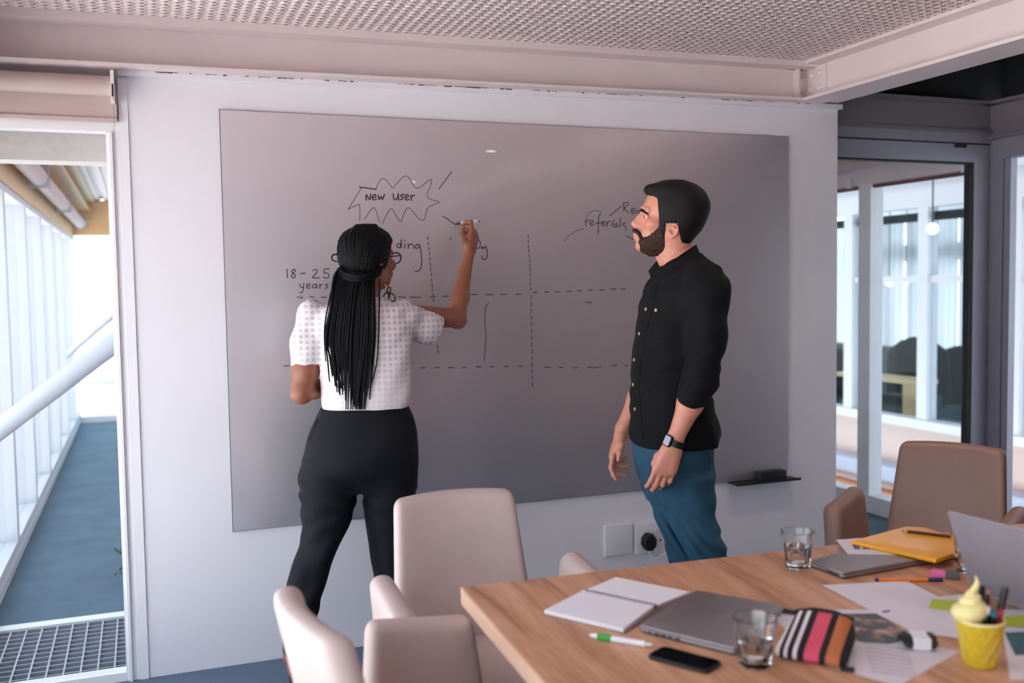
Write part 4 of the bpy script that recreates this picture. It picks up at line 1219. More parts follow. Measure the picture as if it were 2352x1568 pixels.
# swirl: a rising, shrinking coil on the left side of the rim with a curled tip
lx = Vector((_R[0], _R[1], 0)).normalized()
ly = Vector((-lx.y, lx.x, 0))
sw = MB()
pts = []; rad = []
for i in range(90):
    s_ = i / 89; a = math.radians(-20) + s_ * 2 * math.pi * 2.6
    R_ = .020 * (1 - s_) ** .8
    c_ = lx * (-.019 + .004 * s_) + ly * 0.0
    pts.append(c_ + lx * R_ * math.cos(a) + ly * R_ * math.sin(a) + Vector((0, 0, .093 + .055 * s_))); rad.append(.0165 * (1 - s_) + .0065)
for i in range(1, 7):
    s_ = i / 6; pts.append(pts[89] + lx * (.010 * math.sin(s_ * 2.2)) + Vector((0, 0, .030 * s_)) - lx * .004 * s_ * s_); rad.append(.0075 * (1 - s_) + .001)
sw.tube(pts, rad, 14)
# filled core so that the coil closes on itself
sw.lathe([(.022, .088), (.021, .10), (.017, .125), (.010, .145), (.004, .15)], 24, Matrix.Translation(lx * -.018))
sw.build('cream_swirl', M_cream2, cu, 70)
rimc = MB()
MB().tube([(.0435 * math.cos(a), .0435 * math.sin(a), .0925) for a in np.linspace(0, 2 * math.pi, 33)], .0032, 8, cap=False).build('rim', M_cream2, cu, 70)


def in_cup(name, base, tipv, r, segs, lab, cat='pen'):
    t = empty(name, tuple(cu.location + base)); tag(t, lab, cat)
    for a_, b_, m_, nm, rf in segs:
        MB().tube([tipv * a_, tipv * b_], [r * rf, r * rf], 12).build(nm, m_, t, 50)
    return t


M_redp = mat('red_pen_plastic', lin(196, 30, 62), 0.35); M_tealp = mat('teal_pen_plastic', lin(20, 120, 140), 0.35)
in_cup('marker_pen', lx * .020 + ly * .002 + Vector((0, 0, .012)), lx * .030 + ly * .0 + Vector((0, 0, .142)), .006, [(0, .72, M_redp, 'barrel', 1), (.70, 1.0, M_blackp, 'cap', 1.1)], 'red pen with a black cap leaning right in the yellow cup')
in_cup('marker_pen', lx * .008 + ly * -.010 + Vector((0, 0, .012)), lx * .012 + ly * -.004 + Vector((0, 0, .100)), .0065, [(0, .92, M_blackp, 'barrel', 1), (.90, 1.0, M_tealp, 'cap', 1.1)], 'pen with a teal end, lowest in the yellow cup')
in_cup('marker_pen', lx * .002 + ly * .014 + Vector((0, 0, .012)), lx * .008 + ly * .008 + Vector((0, 0, .140)), .008, [(0, .55, M_blackp, 'barrel', 1), (.54, 1.0, M_blackp, 'cap', 1.1)], 'thick black marker right beside the cream swirl')
in_cup('pencil', lx * .010 + ly * .012 + Vector((0, 0, .012)), lx * .014 + ly * .004 + Vector((0, 0, .138)), .0036, [(0, .9, M_pencil, 'shaft', 1), (.9, .97, M_pw, 'sharpened_wood', .7), (.97, 1, M_blackp, 'lead', .3)], 'dark red pencil standing in the yellow cup', 'pencil')
in_cup('marker_pen', lx * -.002 + ly * -.012 + Vector((0, 0, .012)), lx * .006 + ly * -.006 + Vector((0, 0, .110)), .006, [(0, .9, M_blackp, 'barrel', 1), (.88, 1.0, M_wp, 'cap', 1.1)], 'pen with a white end beside the cream swirl')

# striped pouch
def stripes():
    m = bpy.data.materials.new('striped_canvas'); m.use_nodes = True; n = m.node_tree; b = n.nodes['Principled BSDF']; b.inputs['Roughness'].default_value = .75
    tcn = n.nodes.new('ShaderNodeTexCoord'); sxx = n.nodes.new('ShaderNodeSeparateXYZ'); r = n.nodes.new('ShaderNodeValToRGB')
    mr_ = n.nodes.new('ShaderNodeMapRange'); mr_.inputs['From Min'].default_value = -.068; mr_.inputs['From Max'].default_value = .068
    n.links.new(tcn.outputs['Object'], sxx.inputs[0]); n.links.new(sxx.outputs['X'], mr_.inputs['Value']); n.links.new(mr_.outputs[0], r.inputs[0]); n.links.new(r.outputs[0], b.inputs['Base Color'])
    r.color_ramp.interpolation = 'CONSTANT'
    W, K, P_, O_ = lin(236, 226, 230), lin(18, 18, 22), lin(222, 84, 112), lin(190, 112, 66)
    st = [(0, W), (.07, K), (.13, W), (.18, K), (.26, W), (.32, K), (.42, P_), (.63, K), (.73, O_), (.92, K)]
    e = r.color_ramp.elements
    e[0].position = 0; e[0].color = W; e[1].position = .07; e[1].color = K
    for p, c in st[2:]: e.new(p).color = c
    bp = n.nodes.new('ShaderNodeBump'); nz = n.nodes.new('ShaderNodeTexNoise'); nz.inputs['Scale'].default_value = 900; bp.inputs['Strength'].default_value = .3; bp.inputs['Distance'].default_value = .001
    n.links.new(tcn.outputs['Object'], nz.inputs['Vector']); n.links.new(nz.outputs[0], bp.inputs['Height']); n.links.new(bp.outputs[0], b.inputs['Normal'])
    return m


a0 = tp(1782, 1513); a1 = tp(1936, 1540)
ang = math.atan2(a1.y - a0.y, a1.x - a0.x)
ex = Vector((math.cos(ang), math.sin(ang), 0)); ey = Vector((-ex.y, ex.x, 0))
c = (a0 + a1) / 2 + ey * .075
t = empty('pencil_pouch', (c.x, c.y, TH + .0008), ang); tag(t, 'striped black, white, pink and copper zip pouch on the papers', 'pouch')
fpo = lambda p: Vector((p.x * (1 - .06 * (p.y / .075)), p.y, p.z * (1 + .5 * (p.y / .075)) * (1 - .18 * (p.x / .068) ** 4) + .0))
MB().pad(.136, .150, .045, .018, fpo, n=7).build('canvas_body', stripes(), t, 75)
M_zip = mat('black_zip_tape', lin(16, 16, 20), 0.6)
MB().tube([(-.060, .066, .055), (-.02, .070, .064), (.02, .070, .064), (.060, .066, .055)], .0045, 8).build('zip', M_zip, t, 60)
pz = MB().box((-.086, .058, .048), (-.060, .072, .056)).build('zip_pull', M_zip, t)
MB().box((.062, -.083, .002), (.086, -.070, .008)).build('side_tab', M_zip, t)

# little black and white tape roller
p0 = tp(2092, 1494); p1 = tp(2165, 1496)
ang = math.atan2(p1.y - p0.y, p1.x - p0.x)
t = empty('tape_roller', ((p0.x + p1.x) / 2, (p0.y + p1.y) / 2 + .02, TH + .0024), ang); tag(t, 'small white desk gadget with black ends on the printed sheet', 'tape roller')
MB().pad(.036, .05, .026, .004, n=3).build('body', M_wp, t, 50)
for s_ in (-1, 1):
    MB().slab([(.02 * math.cos(a) * 1.4, .014 * math.sin(a)) for a in np.linspace(0, 2 * math.pi, 7)[:-1]], -.006, .006, .002, Matrix.Translation((s_ * .024, 0, .0145)) @ Matrix.Rotation(math.radians(90), 4, 'Y') @ Matrix.Rotation(math.radians(90), 4, 'Z')).build('end_cap', M_blackp, t, 40)
MB().prism([(-.030, .05), (-.004, .035), (-.008, .072)], .001, .006).build('blade_guard', M_blackp, t)
q = tp(2222, 1322); tumbler((q.x + .035, q.y + .03, TH), 'faceted water glass half hidden behind the open laptop screen', .04)

# ================================================================== sculpting tools for the two people
class Fig:
    """upright frame of a person: u to the right, d away, w up from the floor"""
    def __init__(s, x, y):
        v = np.array([x - CAM[0], y - CAM[1]]); v /= np.linalg.norm(v)
        s.P = np.array([x, y, 0.0]); s.v = np.array([v[0], v[1], 0]); s.r = np.array([v[1], -v[0], 0])
        s.root = None

    def L(s, px, py, d=0.0):
        q = _fw + _R * (px - 1176.0) / FPX - _U * (py - 784.0) / FPX
        t = (d + np.dot(s.P - CAM, s.v)) / np.dot(q, s.v)
        X = CAM + q * t - s.P
        return np.array([np.dot(X, s.r), d, X[2]])

    def W(s, p):
        p = np.asarray(p, float)
        return s.P + p[..., 0:1] * s.r + p[..., 1:2] * s.v + p[..., 2:3] * np.array([0, 0, 1.0])


def smin(a, b, k):
    if k <= 0: return np.minimum(a, b)
    h = np.maximum(k - np.abs(a - b), 0) / k
    return np.minimum(a, b) - h * h * k * 0.25


class Field:
    def __init__(s, lo, hi, h):
        s.h = h
        s.ax = [np.arange(lo[i], hi[i] + h, h, dtype=np.float32) for i in range(3)]
        s.D = np.full([len(a) for a in s.ax], 0.5, np.float32)

    def sub(s, lo, hi):
        return tuple(slice(max(0, int(np.searchsorted(a, l)) - 1), min(len(a), int(np.searchsorted(a, h_)) + 1)) for a, l, h_ in zip(s.ax, lo, hi))

    def grid(s, sl):
        return (s.ax[0][sl[0]][:, None, None], s.ax[1][sl[1]][None, :, None], s.ax[2][sl[2]][None, None, :])

    def put(s, sl, d, k, op):
        if op == 'add': s.D[sl] = smin(s.D[sl], d, k)
        elif op == 'cut': s.D[sl] = -smin(-s.D[sl], d, k)

    def cone(s, a, b, ra, rb, k=0.02, flat=None, op='add'):
        a = np.asarray(a, float); b = np.asarray(b, float); f = max(1.0, flat[1] if flat else 1.0)
        m = (max(ra, rb) * f + k * 1.2 + .01)
        sl = s.sub(np.minimum(a, b) - m, np.maximum(a, b) + m)
        if any(x.stop <= x.start for x in sl): return s
        U, Dd, Wd = s.grid(sl)
        ba = b - a; l2 = float(ba @ ba) + 1e-12
        pu, pd, pw = U - a[0], Dd - a[1], Wd - a[2]
        t = np.clip((pu * ba[0] + pd * ba[1] + pw * ba[2]) / l2, 0, 1)
        qu, qd, qw = pu - ba[0] * t, pd - ba[1] * t, pw - ba[2] * t
        if flat:
            ax_, fc = np.asarray(flat[0], float), flat[1]; ax_ = ax_ / np.linalg.norm(ax_)
            c = (qu * ax_[0] + qd * ax_[1] + qw * ax_[2]) * (1 / fc - 1)
            qu, qd, qw = qu + ax_[0] * c, qd + ax_[1] * c, qw + ax_[2] * c
        d = np.sqrt(qu * qu + qd * qd + qw * qw) - (ra + (rb - ra) * t)
        s.put(sl, d, k, op); return s

    def chain(s, pts, rs, k=0.02, flat=None, op='add'):
        for i in range(len(pts) - 1): s.cone(pts[i], pts[i + 1], rs[i], rs[i + 1], k, flat, op)
        return s

    def ell(s, c, r, k=0.02, op='add', ax=None):
        c = np.asarray(c, float); r = np.asarray(r, float); m = r.max() + k * 1.2 + .01
        sl = s.sub(c - m, c + m)
        if any(x.stop <= x.start for x in sl): return s
        U, Dd, Wd = s.grid(sl); p = [U - c[0], Dd - c[1], Wd - c[2]]
        if ax is not None:
            A = np.asarray(ax, float)
            p = [p[0] * A[i][0] + p[1] * A[i][1] + p[2] * A[i][2] for i in range(3)]
        q = np.sqrt((p[0] / r[0]) ** 2 + (p[1] / r[1]) ** 2 + (p[2] / r[2]) ** 2)
        g = np.sqrt((p[0] / r[0] ** 2) ** 2 + (p[1] / r[1] ** 2) ** 2 + (p[2] / r[2] ** 2) ** 2) + 1e-6
        s.put(sl, q * (q - 1) / g, k, op); return s

    def loft(s, lv, k=0.02, rot=0.0, piv=(0, 0), op='add', n=2.3, off=0.0, smoothing=0.02, cap=0.0):
        """lv rows: w, u_left, u_right, half depth, depth centre, (u of the widest section as fraction)"""
        lv = np.array(sorted(lv, key=lambda r: r[0]), float)
        w0, w1 = lv[0, 0], lv[-1, 0]
        W1 = s.ax[2]; ker = max(1, int(round(smoothing / s.h)))
        ext = np.concatenate([W1[0] - s.h * np.arange(ker, 0, -1), W1, W1[-1] + s.h * np.arange(1, ker + 1)])
        def ip(c):
            y = np.interp(ext, lv[:, 0], lv[:, c])
            if ker > 1:
                kk = np.hanning(2 * ker + 3)[1:-1]; kk /= kk.sum()
                y = np.convolve(np.pad(y, ker, mode='edge'), kk, 'same')[ker:-ker]
            return y[ker:ker + len(W1)]
        ul, ur, hd, dc = ip(1) - off, ip(2) + off, ip(3) + off, ip(4)
        fr = ip(5) if lv.shape[1] > 5 else np.full(len(W1), .5)
        uc = ul + (ur - ul) * fr
        k0 = max(0, int(np.searchsorted(W1, w0 - off - .03)) - 1); k1 = min(len(W1), int(np.searchsorted(W1, w1 + off + .03)) + 1)
        sl = (slice(0, len(s.ax[0])), slice(0, len(s.ax[1])), slice(k0, k1))
        U, Dd, Wd = s.grid(sl)
        if rot:
            c_, s_ = math.cos(rot), math.sin(rot); u0, d0 = U - piv[0], Dd - piv[1]
            U, Dd = u0 * c_ + d0 * s_ + piv[0], -u0 * s_ + d0 * c_ + piv[1]
        g = lambda y: y[k0:k1][None, None, :]
        du = U - g(uc); a = np.where(du < 0, g(uc - ul), g(ur - uc)); a = np.maximum(a, .004)
        b = np.maximum(g(hd), .004)
        q = (np.abs(du / a) ** n + np.abs((Dd - g(dc)) / b) ** n) ** (1.0 / n)
        d = (q - 1) * np.minimum(a, b)
        d = np.maximum(d, np.maximum(Wd - w1 - off, w0 - off - Wd))
        s.put(sl, d.astype(np.float32), k, op); return s

    def clip(s, fn, k=0.0):
        """keep only where fn(U,D,W) < 0"""
        U, Dd, Wd = s.grid((slice(None),) * 3)
        s.D = -smin(-s.D, -(fn(U, Dd, Wd).astype(np.float32) + np.zeros_like(s.D)), k); return s

    def warp(s, fn):
        U, Dd, Wd = s.grid((slice(None),) * 3)
        s.D = s.D + fn(U, Dd, Wd).astype(np.float32); return s

    def mesh(s):
        D = s.D.copy()
        for a in range(3):
            ix = [slice(None)] * 3
            ix[a] = 0; D[tuple(ix)] = np.maximum(D[tuple(ix)], 1e-3); ix[a] = -1; D[tuple(ix)] = np.maximum(D[tuple(ix)], 1e-3)
        neg = D < 0
        c = np.zeros([n - 1 for n in D.shape], np.int8)
        for i in (0, 1):
            for j in (0, 1):
                for k in (0, 1): c += neg[i:i + c.shape[0], j:j + c.shape[1], k:k + c.shape[2]]
        act = (c > 0) & (c < 8)
        idx = np.argwhere(act)
        vid = np.full(c.shape, -1, np.int64); vid[act] = np.arange(len(idx))
        P = np.zeros((len(idx), 3)); cnt = np.zeros(len(idx))
        corner = lambda o: D[idx[:, 0] + o[0], idx[:, 1] + o[1], idx[:, 2] + o[2]]
        cv = {(i, j, k): corner((i, j, k)) for i in (0, 1) for j in (0, 1) for k in (0, 1)}
        for a in range(3):
            for p in (0, 1):
                for q in (0, 1):
                    o = [0, 0, 0]; e = [x for x in range(3) if x != a]; o[e[0]] = p; o[e[1]] = q
                    o2 = list(o); o2[a] = 1
                    A, B = cv[tuple(o)], cv[tuple(o2)]
                    m = (A < 0) != (B < 0)
                    t = np.where(m, A / np.where(m, A - B, 1), 0)
                    for x in range(3): P[:, x] += np.where(m, o[x] + (t if x == a else 0), 0)
                    cnt += m
        P = P / cnt[:, None] + idx
        V = np.stack([s.ax[i][0] + P[:, i] * s.h for i in range(3)], 1)
        F = []
        for a in range(3):
            e = [x for x in range(3) if x != a]
            sl0 = [slice(None)] * 3; sl1 = [slice(None)] * 3; sl0[a] = slice(0, -1); sl1[a] = slice(1, None)
            A = neg[tuple(sl0)]; B = neg[tuple(sl1)]
            X = np.argwhere(A != B); X = X[(X[:, e[0]] > 0) & (X[:, e[1]] > 0) & (X[:, e[0]] < c.shape[e[0]]) & (X[:, e[1]] < c.shape[e[1]])]
            inside_first = A[tuple(X.T)]
            def at_(p, q):
                Y = X.copy(); Y[:, e[0]] -= p; Y[:, e[1]] -= q; return vid[tuple(Y.T)]
            quad = np.stack([at_(1, 1), at_(0, 1), at_(0, 0), at_(1, 0)], 1)
            flip = inside_first if a != 1 else ~inside_first
            quad = np.where(flip[:, None], quad, quad[:, ::-1])
            F.append(quad)
        F = np.concatenate(F); F = F[(F >= 0).all(1)]
        return V, F


def np_mesh(name, V, F, m, parent=None, smooth=True):
    me = bpy.data.meshes.new(name)
    me.vertices.add(len(V)); me.vertices.foreach_set('co', V.astype(np.float32).ravel())
    n = F.shape[1]
    me.loops.add(F.size); me.loops.foreach_set('vertex_index', F.astype(np.int32).ravel())
    me.polygons.add(len(F)); me.polygons.foreach_set('loop_start', (np.arange(len(F)) * n).astype(np.int32))
    me.update(calc_edges=True); me.validate()
    if m is not None:
        for x in (m if isinstance(m, (list, tuple)) else [m]): me.materials.append(x)
    if smooth: me.shade_smooth()
    o = bpy.data.objects.new(name, me); C.objects.link(o)
    if parent is not None: o.parent = parent
    return o


def relax(V, F, it=2, lam=.5):
    e = np.concatenate([F[:, [i, (i + 1) % F.shape[1]]] for i in range(F.shape[1])])
    for _ in range(it):
        S = np.zeros_like(V); n = np.zeros(len(V))
        np.add.at(S, e[:, 0], V[e[:, 1]]); np.add.at(n, e[:, 0], 1)
        np.add.at(S, e[:, 1], V[e[:, 0]]); np.add.at(n, e[:, 1], 1)
        V = V + lam * (S / np.maximum(n, 1)[:, None] - V)
    return V


def solid(fig, name, fields, m, parent, it=1):
    """one mesh object out of one or more fields, in the person's local frame"""
    VV = []; FF = []; k = 0
    for f in (fields if isinstance(fields, (list, tuple)) else [fields]):
        V, F = f.mesh()
        if it: V = relax(V, F, it)
        VV.append(V); FF.append(F + k); k += len(V)
    V = np.concatenate(VV); F = np.concatenate(FF)
    V = fig.W(V) - np.array(fig.root.location)
    return np_mesh(name, V, F, m, parent)


def hand_prims(wr, D, N, Lt, curls, thumb, scale=1.0, spread=1.0):
    """cones for a hand. wr wrist point; D along the hand; N out of the palm; Lt towards the thumb"""
    D = np.asarray(D, float); D /= np.linalg.norm(D)
    N = np.asarray(N, float); N -= D * (N @ D); N /= np.linalg.norm(N)
    Lt = np.asarray(Lt, float); Lt -= D * (Lt @ D); Lt -= N * (Lt @ N); Lt /= np.linalg.norm(Lt)
    wr = np.asarray(wr, float); s = scale; out = []
    offs = [.030, .010, -.010, -.028]; mc = [.090, .094, .088, .080]; ph = [(.044, .026, .021), (.048, .030, .022), (.044, .028, .021), (.034, .021, .019)]
    fr = [(.0098, .0088, .0080, .0066), (.0100, .0090, .0082, .0068), (.0096, .0086, .0078, .0065), (.0086, .0076, .0070, .0058)]
    palm = []
    for i in range(4):
        kn = wr + D * mc[i] * s + Lt * offs[i] * s * spread
        base = wr + D * .012 * s + Lt * offs[i] * .62 * s
        palm.append((base, kn, .0150 * s, .0118 * s))
        a = 0; p = kn; c = curls[i]
        sp = Lt * (offs[i] * 1.2)
        for j in range(3):
            a += math.radians(c[j])
            dr = D * math.cos(a) + N * math.sin(a) + sp * (1 if j == 0 else .6); dr /= np.linalg.norm(dr)
            q = p + dr * ph[i][j] * s
            out.append((p, q, fr[i][j] * s, fr[i][j + 1] * s, .006)); p = q
    # thumb: base, two joints given as offsets in (D, Lt, N)
    p = wr + D * .022 * s + Lt * .020 * s + N * .006 * s
    tr = (.0145, .0120, .0105, .0078)
    tpts = [p] + [wr + (D * t[0] + Lt * t[1] + N * t[2]) * s for t in thumb]
    for j in range(3): out.append((tpts[j], tpts[j + 1], tr[j] * s, tr[j + 1] * s, .010))
    palm.append((wr + D * .015 * s + Lt * .012 * s + N * .008 * s, wr + D * .055 * s + Lt * .018 * s + N * .010 * s, .017 * s, .014 * s))
    palm.append((wr + D * .020 * s - Lt * .014 * s + N * .007 * s, wr + D * .060 * s - Lt * .020 * s + N * .007 * s, .015 * s, .013 * s))
    return palm, out


def put_hand(f, prims):
    palm, fing = prims
    for a, b, ra, rb in palm: f.cone(a, b, ra, rb, .018)
    for a, b, ra, rb, k in fing: f.cone(a, b, ra, rb, k)

# ================================================================== the man
M_skin = mat('fair_skin', lin(200, 136, 114), 0.5, var=0.05, scale=40, bump=0.06, bscale=500, sss=0.15, col2=lin(210, 146, 126))
M_lip = mat('lip_skin', lin(196, 112, 108), 0.4, var=0.05)
M_hairm = mat('dark_brown_hair', lin(15, 13, 13), 0.62, var=0.4, scale=120, bump=0.35, bscale=420, stretch=(1, 1, .35), spec=0.25)
M_beard = mat('brown_beard', lin(20, 16, 15), 0.8, scale=160, bump=0.8, bscale=520, col2=lin(84, 58, 48), spec=0.2, stretch=(1, 1, .6))
M_shirt = mat('black_cotton_shirt', lin(15, 16, 19), 0.85, var=0.06, scale=60, bump=0.15, bscale=700, spec=.2)
M_denim = mat('teal_blue_denim', lin(32, 58, 78), 0.85, scale=5, bump=0.2, bscale=900, col2=lin(56, 96, 120), spec=.2)
M_btn = mat('tan_button', lin(206, 164, 112), 0.4)
M_white_eye = mat('eye_white', lin(225, 218, 214), 0.2); M_iris = mat('dark_iris', lin(40, 28, 24), 0.1)

man = Fig(1.40, -0.95)
man.root = empty('person', (1.40, -0.95, 0)); tag(man.root, 'standing bearded man in a black shirt and jeans looking at the board', 'person')
mL = man.L
H0 = mL(1542.4, 491.8)                         # centre of the head


def hp(x, y, d=0.0):                           # head millimetres -> local metres
    return H0 + np.array([x, d, y]) * .001


def hl(rows): return [(H0[2] + r[0] * .001, H0[0] + r[1] * .001, H0[0] + r[2] * .001, r[3] * .001, 0.0, r[4]) for r in rows]


face_rows = [(104, -25, 38, 24, .5), (96, -48, 64, 46, .5), (84, -66, 84, 60, .52), (66, -82, 102, 70, .55), (31, -98, 115, 76, .58), (18, -101, 117, 77, .58), (4, -95, 117, 75, .58),
             (-10, -93, 114, 72, .58), (-31, -99, 105, 69, .60), (-45, -106, 96, 67, .60), (-57, -115, 86, 64, .6), (-68, -119, 74, 61, .6), (-80, -117, 62, 58, .6),
             (-92, -113, 52, 55, .6), (-104, -114, 42, 51, .6), (-118, -110, 30, 45, .55), (-128, -98, 18, 36, .5), (-134, -80, 5, 22, .5)]
h = Field(hp(-155, -250, -110), hp(140, 118, 110), .0022)
h.loft(hl(face_rows), n=2.1, smoothing=.012)
h.cone(hp(10, -80), hp(12, -150), .053, .050, .03).cone(hp(12, -150), hp(28, -225), .050, .050, .03)
h.cone(hp(-38, -150), hp(-30, -165), .012, .012, .02)
for s_ in (-1, 1):
    h.ell(hp(-66, -36, s_ * 48), (.024, .020, .018), .02)                                  # cheekbone
    h.cone(hp(-99, 20, s_ * 10), hp(-80, 13, s_ * 46), .0085, .008, .012)                      # brow
    h.ell(hp(-106, -6, s_ * 33), (.016, .017, .0105), .010, op='cut')                          # socket
    h.chain([hp(-93, -4, s_ * 20), hp(-93.5, -2, s_ * 32), hp(-84, -5, s_ * 44)], [.0046, .0050, .0045], .005)                      # upper lid
    h.chain([hp(-92, -13, s_ * 20), hp(-92, -15, s_ * 32), hp(-83, -13, s_ * 44)], [.0046, .0046, .0042], .006)                     # lower lid
    h.ell(hp(-90, -8.5, s_ * 35), (.012, .0125, .0042), .003, op='cut')
    h.ell(hp(-112, -36, s_ * 12), (.014, .0085, .0095), .008)                                  # nostril wing
    # ear
    e = hp(4, -62, s_ * 69); A = [(math.cos(.25), s_ * .30, math.sin(.25)), (-.1, s_ * 1.0, .05), (-math.sin(.25), 0, math.cos(.25))]
    h.ell(e, (.0165, .0070, .0215), .005, ax=A)
    h.ell(e + np.array([-.001, s_ * .0075, .001]), (.0105, .0065, .0145), .003, op='cut', ax=A)
    rim = [e + np.array([.0158 * math.sin(a) + .003 * math.cos(a), s_ * (.005 + .004 * math.sin(a)), .0205 * math.cos(a) + .002]) for a in np.linspace(-.9, 2.8, 13)]
    h.chain(rim, [.0034] * 13, .003)
    ah = [e + np.array([.0085 * math.sin(a), s_ * (.004 + .003 * math.sin(a)), .012 * math.cos(a) + .001]) for a in np.linspace(-.2, 2.4, 8)]
    h.chain(ah, [.0022] * 8, .003)
    h.cone(e + np.array([-.012, s_ * .003, -.002]), e + np.array([-.011, s_ * .003, -.010]), .0042, .0045, .004)
    h.ell(e + np.array([-.005, s_ * .002, -.020]), (.0075, .005, .0075), .006)
h.chain([hp(-92, 0), hp(-102, -20), hp(-112, -36)], [.013, .015, .014], .012)
h.chain([hp(-96, 7), hp(-110, -9), hp(-128, -27)], [.0075, .0080, .0092], .010)
h.ell(hp(-129.5, -30), (.0095, .0095, .0085), .008)
h.cone(hp(-126, -39), hp(-112, -47), .006, .006, .008)
h.cone(hp(-118, -66, -18), hp(-125, -68), .0055, .0062, .008).cone(hp(-125, -68), hp(-118, -66, 18), .0062, .0055, .008)
h.cone(hp(-116, -80, -15), hp(-122, -80), .006, .0068, .008).cone(hp(-122, -80), hp(-116, -80, 15), .0068, .006, .008)
h.ell(hp(-108, -110), (.016, .022, .016), .02)
head_f = h

# lower body under the clothes (coarse) and hands
SHn = mL(1624, 668, -.175); ELn = mL(1608, 872, -.225); WRn = mL(1551, 1008, -.225)
SHf = mL(1570, 655, .18); ELf = mL(1492, 868, .21); WRf = mL(1430, 984, .165)
bd = Field(np.array([-.35, -.32, .0]), np.array([.35, .32, 1.62]), .008)
bd.chain([mL(1570, 610), mL(1562, 760), mL(1550, 900), mL(1546, 1020)], [.07, .085, .085, .085], .05, flat=((0, 1, 0), 1.2))
for s_, hx in ((-1, 1572), (1, 1535)):
    d = s_ * .095
    kn = mL(1615 if s_ < 0 else 1572, 1265, d * 1.05); an = mL(1668 if s_ < 0 else 1606, 1530, d * 1.1); an[2] = .09
    bd.chain([mL(hx, 1040, d), kn, an], [.055, .040, .030], .03)
bd.chain([mL(1590, 690, -.10), SHn, ELn], [.04, .045, .036], .03).chain([mL(1570, 690, .10), SHf, ELf], [.04, .045, .036], .03)

fn = Field(np.minimum(ELn, mL(1500, 1140, -.3)) - .07, np.maximum(ELn, WRn) + np.array([.09, .12, .07]), .0024)
fn.chain([ELn, ELn * .62 + WRn * .38, WRn], [.043, .0415, .0262], .02, flat=((0, 1, 0), .92))
wn = mL(1546, 1026, -.228)
fn.cone(WRn, wn + (wn - WRn) * .3, .026, .0235, .015, flat=((0, 1, 0), .82))
Dn = mL(1521, 1098, -.235) - wn
put_hand(fn, hand_prims(wn, Dn, (-.10, 1, .10), (-1, -.15, 0), [(10, 34, 26), (12, 38, 28), (14, 42, 30), (14, 44, 32)],
                        [(.048, .034, .016), (.074, .034, .030), (.098, .026, .036)], 1.0, 1.0))
ff = Field(np.minimum(WRf, mL(1390, 1100, .1)) - .04, ELf + np.array([.06, .08, .06]), .0024)
ff.chain([ELf, ELf * .6 + WRf * .4, WRf], [.042, .040, .026], .02)
wf2 = mL(1427, 996, .160)
ff.cone(WRf, wf2, .0255, .0235, .015)
Df = mL(1406, 1046, .145) - wf2
put_hand(ff, hand_prims(wf2, Df, (.90, .10, -.25), (-.35, -1, 0), [(14, 26, 18), (30, 46, 30), (44, 56, 36), (54, 62, 40)],
                        [(.040, .040, .012), (.068, .052, .016), (.094, .054, .022)], .98, 1.0))
body = solid(man, 'body', [head_f, fn, ff, bd], M_skin, man.root, 1)

lp = Field(hp(-135, -95, -40), hp(-95, -55, 40), .0016)
lp.cone(hp(-118.5, -69, -16), hp(-126.5, -70), .0042, .0052, .006).cone(hp(-126.5, -70), hp(-118.5, -69, 16), .0052, .0042, .006)
lp.cone(hp(-116.5, -79, -14), hp(-123.5, -79), .0045, .0062, .006).cone(hp(-123.5, -79), hp(-116.5, -79, 14), .0062, .0045, .006)
solid(man, 'lips', lp, M_lip, man.root)
for s_ in (-1, 1):
    c = hp(-82.0, -8.5, s_ * 31)
    mb = MB(); mb.lathe([(.0118 * math.sin(a), -.0118 * math.cos(a)) for a in np.linspace(.05, math.pi - .05, 14)], 20)
    ey = mb.build('eye', M_white_eye, man.root, 180)
    ey.location = Vector(man.W(c)) - man.root.location
    g = Vector(man.r) * -0.93 + Vector(man.v) * (.12 * s_) + Vector((0, 0, .05))
    Mi = g.to_track_quat('Z', 'Y').to_matrix().to_4x4()
    MB().lathe([(.0068, .0100), (.0060, .0112), (.003, .0121), (.0005, .0123)], 18, Mi).build('iris', M_iris, ey, 180)
    eb = Field(hp(-118, -12, s_ * 40 - 42), hp(-66, 40, s_ * 40 + 42), .0018)
    eb.chain([hp(-105, 17, s_ * 13), hp(-103, 15, s_ * 26), hp(-93, 10, s_ * 39), hp(-82, 0, s_ * 49)], [.0040, .0050, .0046, .0026], .004, flat=((1, 0, 0), .9))
    solid(man, 'eyebrow', eb, M_hairm, man.root)

hair_rows = [(116, -25, 36, 34, .5), (112, -48, 60, 50, .5), (104, -72, 78, 62, .5), (92, -88, 98, 72, .52), (80, -90, 112, 78, .54), (61, -94, 124, 82, .56), (38, -100, 133, 84, .58),
             (18, -104, 134, 84, .58), (-8, -96, 128, 81, .58), (-33, -98, 117, 78, .58), (-58, -100, 104, 74, .60), (-82, -100, 82, 66, .6), (-108, -90, 60, 58, .6), (-118, -80, 52, 50, .6)]
hr_ = Field(hp(-110, -125, -95), hp(145, 125, 95), .0025)
hr_.loft(hl(hair_rows), n=2.15, smoothing=.01)
hr_.cone(hp(-74, 84, -40), hp(-78, 86, 40), .016, .016, .02)
lu = np.array([-120, -92, -84, -76, -62, -48, -45, -43, -36, -24, -20, 22, 25, 32, 58, 140.]); lw = np.array([86, 80, 72, 66, 60, 54, 10, -50, -78, -78, -34, -34, -62, -100, -116, -116.])


def hair_region(U, D, W):
    u = (U - H0[0]) * 1000; w_ = (W - H0[2]) * 1000
    wig = 2.5 * np.sin(u * .55 + D * 300) + 1.5 * np.sin(u * 1.3 + D * 170)
    return (np.interp(u, lu, lw) + wig - w_) * .001 * .55


